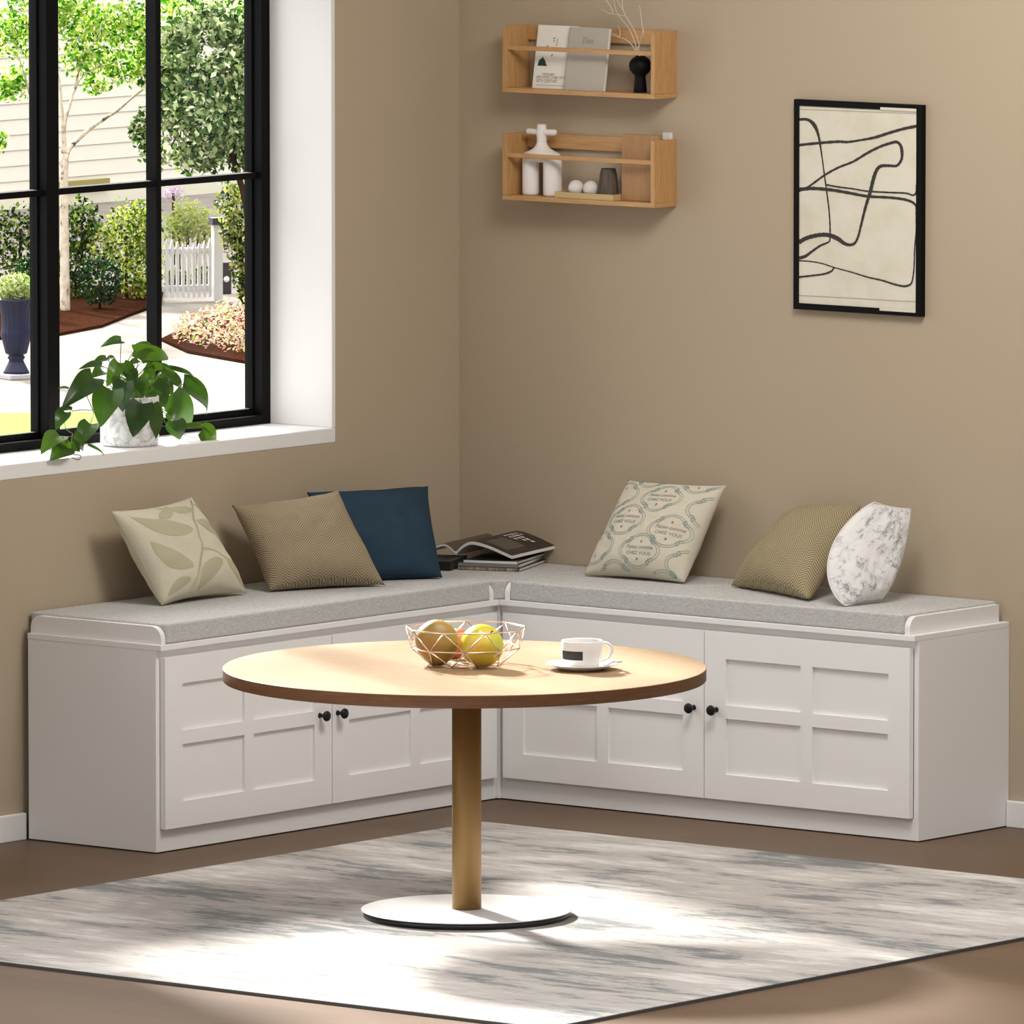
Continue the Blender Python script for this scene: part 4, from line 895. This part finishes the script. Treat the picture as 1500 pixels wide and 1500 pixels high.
# ground
def b_pave(nt, b):
    n = noise(nt, coords(nt), 3.0, 6, 0.6); nt.links.new(ramp(nt, n, [(0.35, (0.19, 0.17, 0.15)), (0.65, (0.25, 0.228, 0.20))]), b.inputs['Base Color'])
M_pave = mat('pale_paving', (0.58, 0.53, 0.46), 0.9, spec=0.0, build=b_pave)
M_mulch = mat('bark_mulch', (0.14, 0.06, 0.035), 0.95, spec=0.0, build=b_oak((9, 9, 9), (0.004, 0.0015, 0.001), (0.055, 0.020, 0.010)))
g0 = MB(); g0.box((-140, 8, GZ-0.3), (-6, 150, GZ)); tag(g0.build('garden_ground', M_pave), kind='structure')
def patch(name, pts, mt, h, label=None, cat=None, kind=None):
    m_ = MB(); m_.prism([G(*q) for q in pts], (0, 0, h), 0); o = m_.build(name, mt, origin=G(*pts[0])); return tag(o, label, cat, None, kind)
patch('mulch_bed', [(-30, 500), (60, 494), (88, 492), (150, 480), (190, 464), (236, 447), (240, 425), (60, 420), (-30, 440)], M_mulch, 0.03, 'reddish brown mulch bed under the tree and hedge', 'mulch bed', 'stuff')
patch('mulch_bed', [(236, 500), (275, 518), (330, 528), (400, 540), (420, 470), (370, 452), (300, 470)], M_mulch, 0.03, 'brown mulch bed under the pink flowers', 'mulch bed', 'stuff')
lw = patch('lawn', [(-60, 610), (120, 606), (260, 625), (400, 640), (420, 700), (-80, 720)], mat('lawn_grass', (0.20, 0.3, 0.07), 0.95, spec=0.0, build=b_oak((20, 20, 20), (0.12, 0.23, 0.045), (0.20, 0.31, 0.09))), 0.02, 'strip of bright green lawn just outside the window', 'lawn', 'stuff')
# house
hb = G(100, 300); hx = hb.x
hs = empty('neighbour_house', (hx, hb.y, GZ), 'cream clapboard house wall behind the maple and hedges', 'house')
M_sid = mat('cream_siding', (0.86, 0.82, 0.72), 0.8)
m = MB(); bh = 0.172; y0, y1 = hb.y-18, hb.y+24
for k in range(33):
    z0 = GZ+0.14+k*bh
    m.add([(hx+0.012, y0, z0), (hx+0.012, y1, z0), (hx+0.002, y1, z0+bh), (hx+0.002, y0, z0+bh), (hx-0.02, y0, z0), (hx-0.02, y1, z0)], [(0, 1, 2, 3), (0, 4, 5, 1)])
m.box((hx-0.3, y0, GZ), (hx-0.02, y1, GZ+0.14+33*bh)); m.build('siding', M_sid, hs)
m = MB(); m.box((hx-0.02, y0, GZ), (hx+0.05, y1, GZ+0.14)); m.build('foundation', mat('foundation_cream', (0.8, 0.76, 0.62), 0.9), hs)
ft = at(122, 270, 'x', hx+0.06); m = MB(); m.box((hx+0.05, ft.y-0.42, ft.z-0.05), (hx+0.09, ft.y+0.42, ft.z+0.05)); m.build('vent_ledge', mat('olive_trim', (0.36, 0.30, 0.10), 0.8), hs)
# maple
tb0 = G(95, 459); s0 = sc(tb0)
mp = empty('maple_tree', tb0, 'slim pale-barked maple standing in the mulch bed', 'tree')
T_ = lambda u, v, d=0: at_depth(u, v, tb0, d)
m = MB(); m.tube(bez([T_(95.5, 461), T_(95, 400), T_(94.5, 330), T_(94, 270), T_(95, 225)], 6), [7.4*s0]*6+[6.6*s0]*6+[6*s0]*6+[5.6*s0]*6+[5.6*s0], 12); m.build('trunk', M_bark, mp)
m = MB()
for pth, r in (([(97, 226), (104, 214, .1), (130, 190, .3), (150, 176, .5), (172, 162, .7), (195, 142, .9), (225, 120, 1)], 4.2), ([(95, 226), (94, 205), (95, 180), (102, 155), (110, 130), (125, 108), (150, 95)], 3.3), ([(93, 226), (92, 190), (90, 150), (85, 110), (70, 70)], 3.0),
               ([(46, 145, .2), (36, 110, .1), (28, 85)], 2.0), ([(110, 130), (118, 95), (140, 60), (150, 30)], 2), ([(125, 108), (150, 96), (178, 88)], 1.3)):
    pts = bez([T_(*q) for q in pth], 5); n_ = len(pts); m.tube(pts, [r*s0*(1-0.7*k/(n_-1)) for k in range(n_)], 8)
m.build('branches', M_bark, mp)
m = MB(); L_ = [clump(u, v, ru, rv, ru, tb0, d) for u, v, ru, rv, d in ((20, 45, 45, 45, 0), (25, 120, 28, 28, 0.2), (10, 130, 22, 22, 0), (90, 20, 55, 40, 0), (140, 40, 55, 45, .3), (190, 35, 45, 40, .6), (120, 85, 40, 30, 0), (165, 95, 45, 30, .5), (200, 105, 30, 25, .8), (140, 125, 25, 14, .4), (210, 70, 30, 40, .8), (260, 15, 50, 28, 1), (330, 10, 50, 22, 1), (60, -20, 90, 30, 0), (180, -30, 120, 30, .5), (2, 205, 10, 22, 0), (-60, 60, 55, 50, 0), (-110, 20, 50, 45, 0))]
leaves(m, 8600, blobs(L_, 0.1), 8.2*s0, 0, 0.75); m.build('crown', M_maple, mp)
# big laurel on the right
lb0 = G(352, 462); s1 = sc(lb0)
la = empty('laurel_tree', lb0, 'big glossy-leaved tree filling the right side of the window', 'tree')
L1 = lambda u, v, d=0: at_depth(u, v, lb0, d)
m = MB(); m.tube(bez([L1(366, 464), L1(365, 420), L1(364, 350), L1(358, 290), L1(335, 210)], 5), 4.5*s1, 10); m.build('trunk', M_dkbark, la)
m = MB(); L_ = [clump(u, v, ru, rv, ru, lb0, d) for u, v, ru, rv, d in ((300, 180, 70, 60, 0), (255, 150, 35, 45, 0), (210, 190, 22, 35, 0), (225, 225, 20, 28, 0), (330, 120, 50, 50, .2), (280, 110, 50, 40, .2), (350, 200, 40, 55, 0), (290, 235, 50, 22, 0), (350, 60, 40, 45, .3), (260, 70, 40, 40, .5), (375, 140, 30, 60, 0), (375, 230, 25, 40, 0), (420, 170, 50, 70, 0), (430, 90, 50, 50, .2), (470, 200, 40, 50, 0), (310, 30, 60, 40, .5), (240, 110, 35, 40, .2))]
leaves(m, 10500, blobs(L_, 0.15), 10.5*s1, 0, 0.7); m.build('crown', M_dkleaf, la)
# climbing shrub below it
vb = G(345, 445); sv = sc(vb)
m = MB(); L_ = [clump(u, v, ru, rv, ru, vb, 0) for u, v, ru, rv in ((342, 300, 28, 40), (352, 350, 28, 40), (352, 395, 18, 34), (362, 425, 15, 26), (334, 340, 14, 26))]
vs2 = empty('climbing_shrub', vb, 'tall climbing shrub beside the white picket gate', 'shrub'); leaves(m, 1500, blobs(L_, 0.2), 7*sv, 0, 0.7); m.build('foliage', M_vine, vs2)
MB().tube([at_depth(357, 462, vb), at_depth(356, 420, vb), at_depth(350, 330, vb)], 3.5*sv, 8).build('stem', M_dkbark, vs2)
# hedges
def shrub(name, base, lst, n, size, mt, label, cat='shrub', shell=0.25, stem=True, jit=0.7):
    s_ = sc(base); r = empty(name, base, label, cat); m_ = MB(); leaves(m_, n, blobs([clump(u, v, ru, rv, dp, base, d) for u, v, ru, rv, dp, d in lst], shell), size*s_, 0, jit); m_.build('foliage', mt, r)
    if stem:
        for u, v, ru, rv, dp, d in lst[:3]: P = at_depth(u, v, base, d); m_ = MB(); m_.tube([Vector((P.x, P.y, GZ)), P], 2.2*s_, 6); m_.build('stem', M_dkbark, r)
    return r
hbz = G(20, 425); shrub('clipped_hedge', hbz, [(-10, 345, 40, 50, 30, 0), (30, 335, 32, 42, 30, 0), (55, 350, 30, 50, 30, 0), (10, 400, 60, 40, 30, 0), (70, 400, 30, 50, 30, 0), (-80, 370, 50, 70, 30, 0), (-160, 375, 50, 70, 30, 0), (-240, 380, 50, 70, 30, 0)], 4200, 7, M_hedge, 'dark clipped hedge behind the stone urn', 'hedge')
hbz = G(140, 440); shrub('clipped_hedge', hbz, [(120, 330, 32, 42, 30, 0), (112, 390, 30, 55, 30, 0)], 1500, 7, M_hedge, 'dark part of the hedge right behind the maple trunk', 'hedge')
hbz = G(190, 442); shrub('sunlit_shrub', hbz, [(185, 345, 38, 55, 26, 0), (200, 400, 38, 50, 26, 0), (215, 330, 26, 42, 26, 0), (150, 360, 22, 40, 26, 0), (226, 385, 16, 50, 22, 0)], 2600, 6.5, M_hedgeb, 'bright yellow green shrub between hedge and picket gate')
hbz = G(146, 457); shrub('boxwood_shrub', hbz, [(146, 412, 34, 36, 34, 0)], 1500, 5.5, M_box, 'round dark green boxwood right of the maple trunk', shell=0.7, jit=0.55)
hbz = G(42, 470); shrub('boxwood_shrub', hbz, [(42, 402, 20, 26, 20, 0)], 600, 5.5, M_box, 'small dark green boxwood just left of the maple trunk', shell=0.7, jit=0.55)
hbz = G(278, 405); shrub('lime_shrub', hbz, [(275, 318, 36, 30, 25, 0), (262, 335, 24, 30, 25, 0), (300, 330, 22, 28, 25, 0)], 1300, 6, M_lime, 'lime green shrub rising behind the white picket gate')
hbz = G(255, 395); shrub('lilac_bush', hbz, [(254, 283, 20, 12, 14, 0.6), (290, 335, 20, 14, 14, 0.6)], 380, 5, M_lilac, 'pale lilac flowering bush far behind the picket gate', 'bush')
hbz = G(268, 432); shrub('added_dark_shrub', hbz, [(262, 412, 24, 22, 16, 0.6), (298, 412, 18, 24, 16, 0.6)], 700, 6, M_hedge, 'added low dark shrub darkening the gaps of the white pickets')  # shrub added behind the gate to darken the gaps between pickets
# picket gate
pg0 = G(280, 440); sg = sc(pg0); M_pk = mat('white_picket_paint', (0.85, 0.83, 0.85), 0.6)
gt = empty('picket_gate', pg0, 'white picket gate across the garden path', 'gate')
dv = (G(311, 441)-G(240, 443)); dv.z = 0; dvn = dv.normalized(); nv = Vector((-dvn.y, dvn.x, 0)); q0 = G(240, 443)
def obox(mb, o, l0, l1, d0, d1, z0, z1): mb.hexa([o+dvn*a+nv*b_+Vector((0, 0, c_)) for c_ in (z0, z1) for a, b_ in ((l0, d0), (l1, d0), (l1, d1), (l0, d1))])
wl = dv.length; npk = 9
for k in range(npk):
    a = wl*(k+0.35)/npk; hgt = (88+5*math.cos(k/npk*6.28))*sg
    m = MB(); w2 = wl/npk*0.56; P = [q0+dvn*x+Vector((0, 0, z)) for x, z in ((a, 0.04), (a+w2, 0.04), (a+w2, hgt-0.05), (a+w2/2, hgt), (a, hgt-0.05))]; m.prism(P, nv*0.025); m.build('picket', M_pk, gt)
for z in (0.10, 0.47):
    m = MB(); obox(m, q0, 0, wl, 0.026, 0.06, z, z+0.06); m.build('rail', M_pk, gt)
m = MB(); obox(m, q0, wl+0.01, wl+0.10, -0.03, 0.06, 0, 112*sg); po = m.build('post', M_pk, gt)
m = MB(); obox(m, q0, wl-0.01, wl+0.12, -0.05, 0.08, 112*sg, 122*sg); m.build('post_cap', mat('dark_cap', (0.05, 0.05, 0.08), 0.6), po)
nb = G(328, 431); snb = sc(nb); m = MB()
q = nb
def obox2(mb, l0, l1, d0, d1, z0, z1): mb.hexa([q+dvn*a+nv*b_+Vector((0, 0, c_)) for c_ in (z0, z1) for a, b_ in ((l0, d0), (l1, d0), (l1, d1), (l0, d1))])
gb = empty('garden_bin', nb, 'black garden bin beside the white gate post', 'bin')
obox2(m, -9*snb, 12*snb, 0, 0.12, 0, 44*snb); m.build('bin_body', mat('bin_black', (0.02, 0.015, 0.02), 0.5), gb, bevel=0.01)
m = MB(); obox2(m, -10*snb, 13*snb, -0.01, 0.13, 44*snb, 47*snb); m.build('bin_lid', mat('bin_lid', (0.03, 0.025, 0.03), 0.5), gb, bevel=0.008)
m = MB(); m.lathe([(0.0001, 0.0), (0.03, 0.0), (0.03, 0.004), (0.0001, 0.004)], q+dvn*(4*snb)-nv*0.001+Vector((0, 0, 22*snb)), 20, axis=-nv); m.build('white_disc', M_pk, gb)
# flower bed
fb = G(310, 512); sf = sc(fb); r = empty('flower_bed', fb, 'bed of pink and yellow blossoms along the path', 'flowers'); m = MB()
def fbed():
    while True:
        u, v = RG.uniform(252, 400), RG.uniform(455, 528)
        if v > 470+abs(u-262)*-0.15 and v < 508+(u-255)*0.16 and (v-452) > (330-u)*0.5: break
    P = G(u, v); P.z += RG.random()*0.16; return P, Vector((0, 0, 1))
leaves(m, 1700, fbed, 6.5*sf, 0, 0.6); fo = m.build('blossoms', M_flower, r)
# stone urn
ub = G(24, 555); su = sc(ub); ur = empty('garden_urn', ub, 'fluted blue grey stone urn on a pedestal, left garden edge', 'urn')
M_urn = mat('blue_grey_stone', (0.016, 0.018, 0.045), 0.4, spec=0.2)
def fl(prof_, n=60, amp=0.0):
    m_ = MB(); m_.lathe([(r_*su, z_*su) for r_, z_ in prof_], ub, n)
    if amp:
        for i, v in enumerate(m_.v):
            k = i % n
            if k % 3 == 0: m_.v[i] = Vector((ub.x+(v.x-ub.x)*(1-amp), ub.y+(v.y-ub.y)*(1-amp), v.z))
    return m_
fl([(13, 36), (16, 38), (18, 46), (21, 58), (23, 66), (22, 70), (21, 76), (22, 95), (25, 108), (29, 114), (30, 118), (26, 119), (22, 112)], amp=0.05).build('urn_body', M_urn, ur)
fl([(20, 8), (18, 12), (12, 24), (10.5, 28), (12.5, 30), (12.5, 33), (10.5, 35), (13, 37)], amp=0.05).build('pedestal', M_urn, ur)
m = MB(); w_ = 21*su; dx, dy = Vector((RT.x, RT.y, 0))*0.85+Vector((FW.x, FW.y, 0))*0.5, None
dx = dx.normalized(); dy = Vector((-dx.y, dx.x, 0)); m.hexa([ub+dx*a*w_+dy*b_*w_+Vector((0, 0, z)) for z in (0, 8.2*su) for a, b_ in ((-1, -1), (1, -1), (1, 1), (-1, 1))]); m.build('plinth', mat('plinth_stone', (0.45, 0.42, 0.44), 0.8), ur, bevel=0.01)
m = MB(); leaves(m, 900, blobs([(ub+Vector((0, 0, 136*su)), 31*su, 31*su, 20*su), (ub+Vector((0, 0, 126*su)), 30*su, 30*su, 12*su)], 0.3), 6.5*su, 0, 0.6); m.build('urn_plant', M_fernlime, ur)
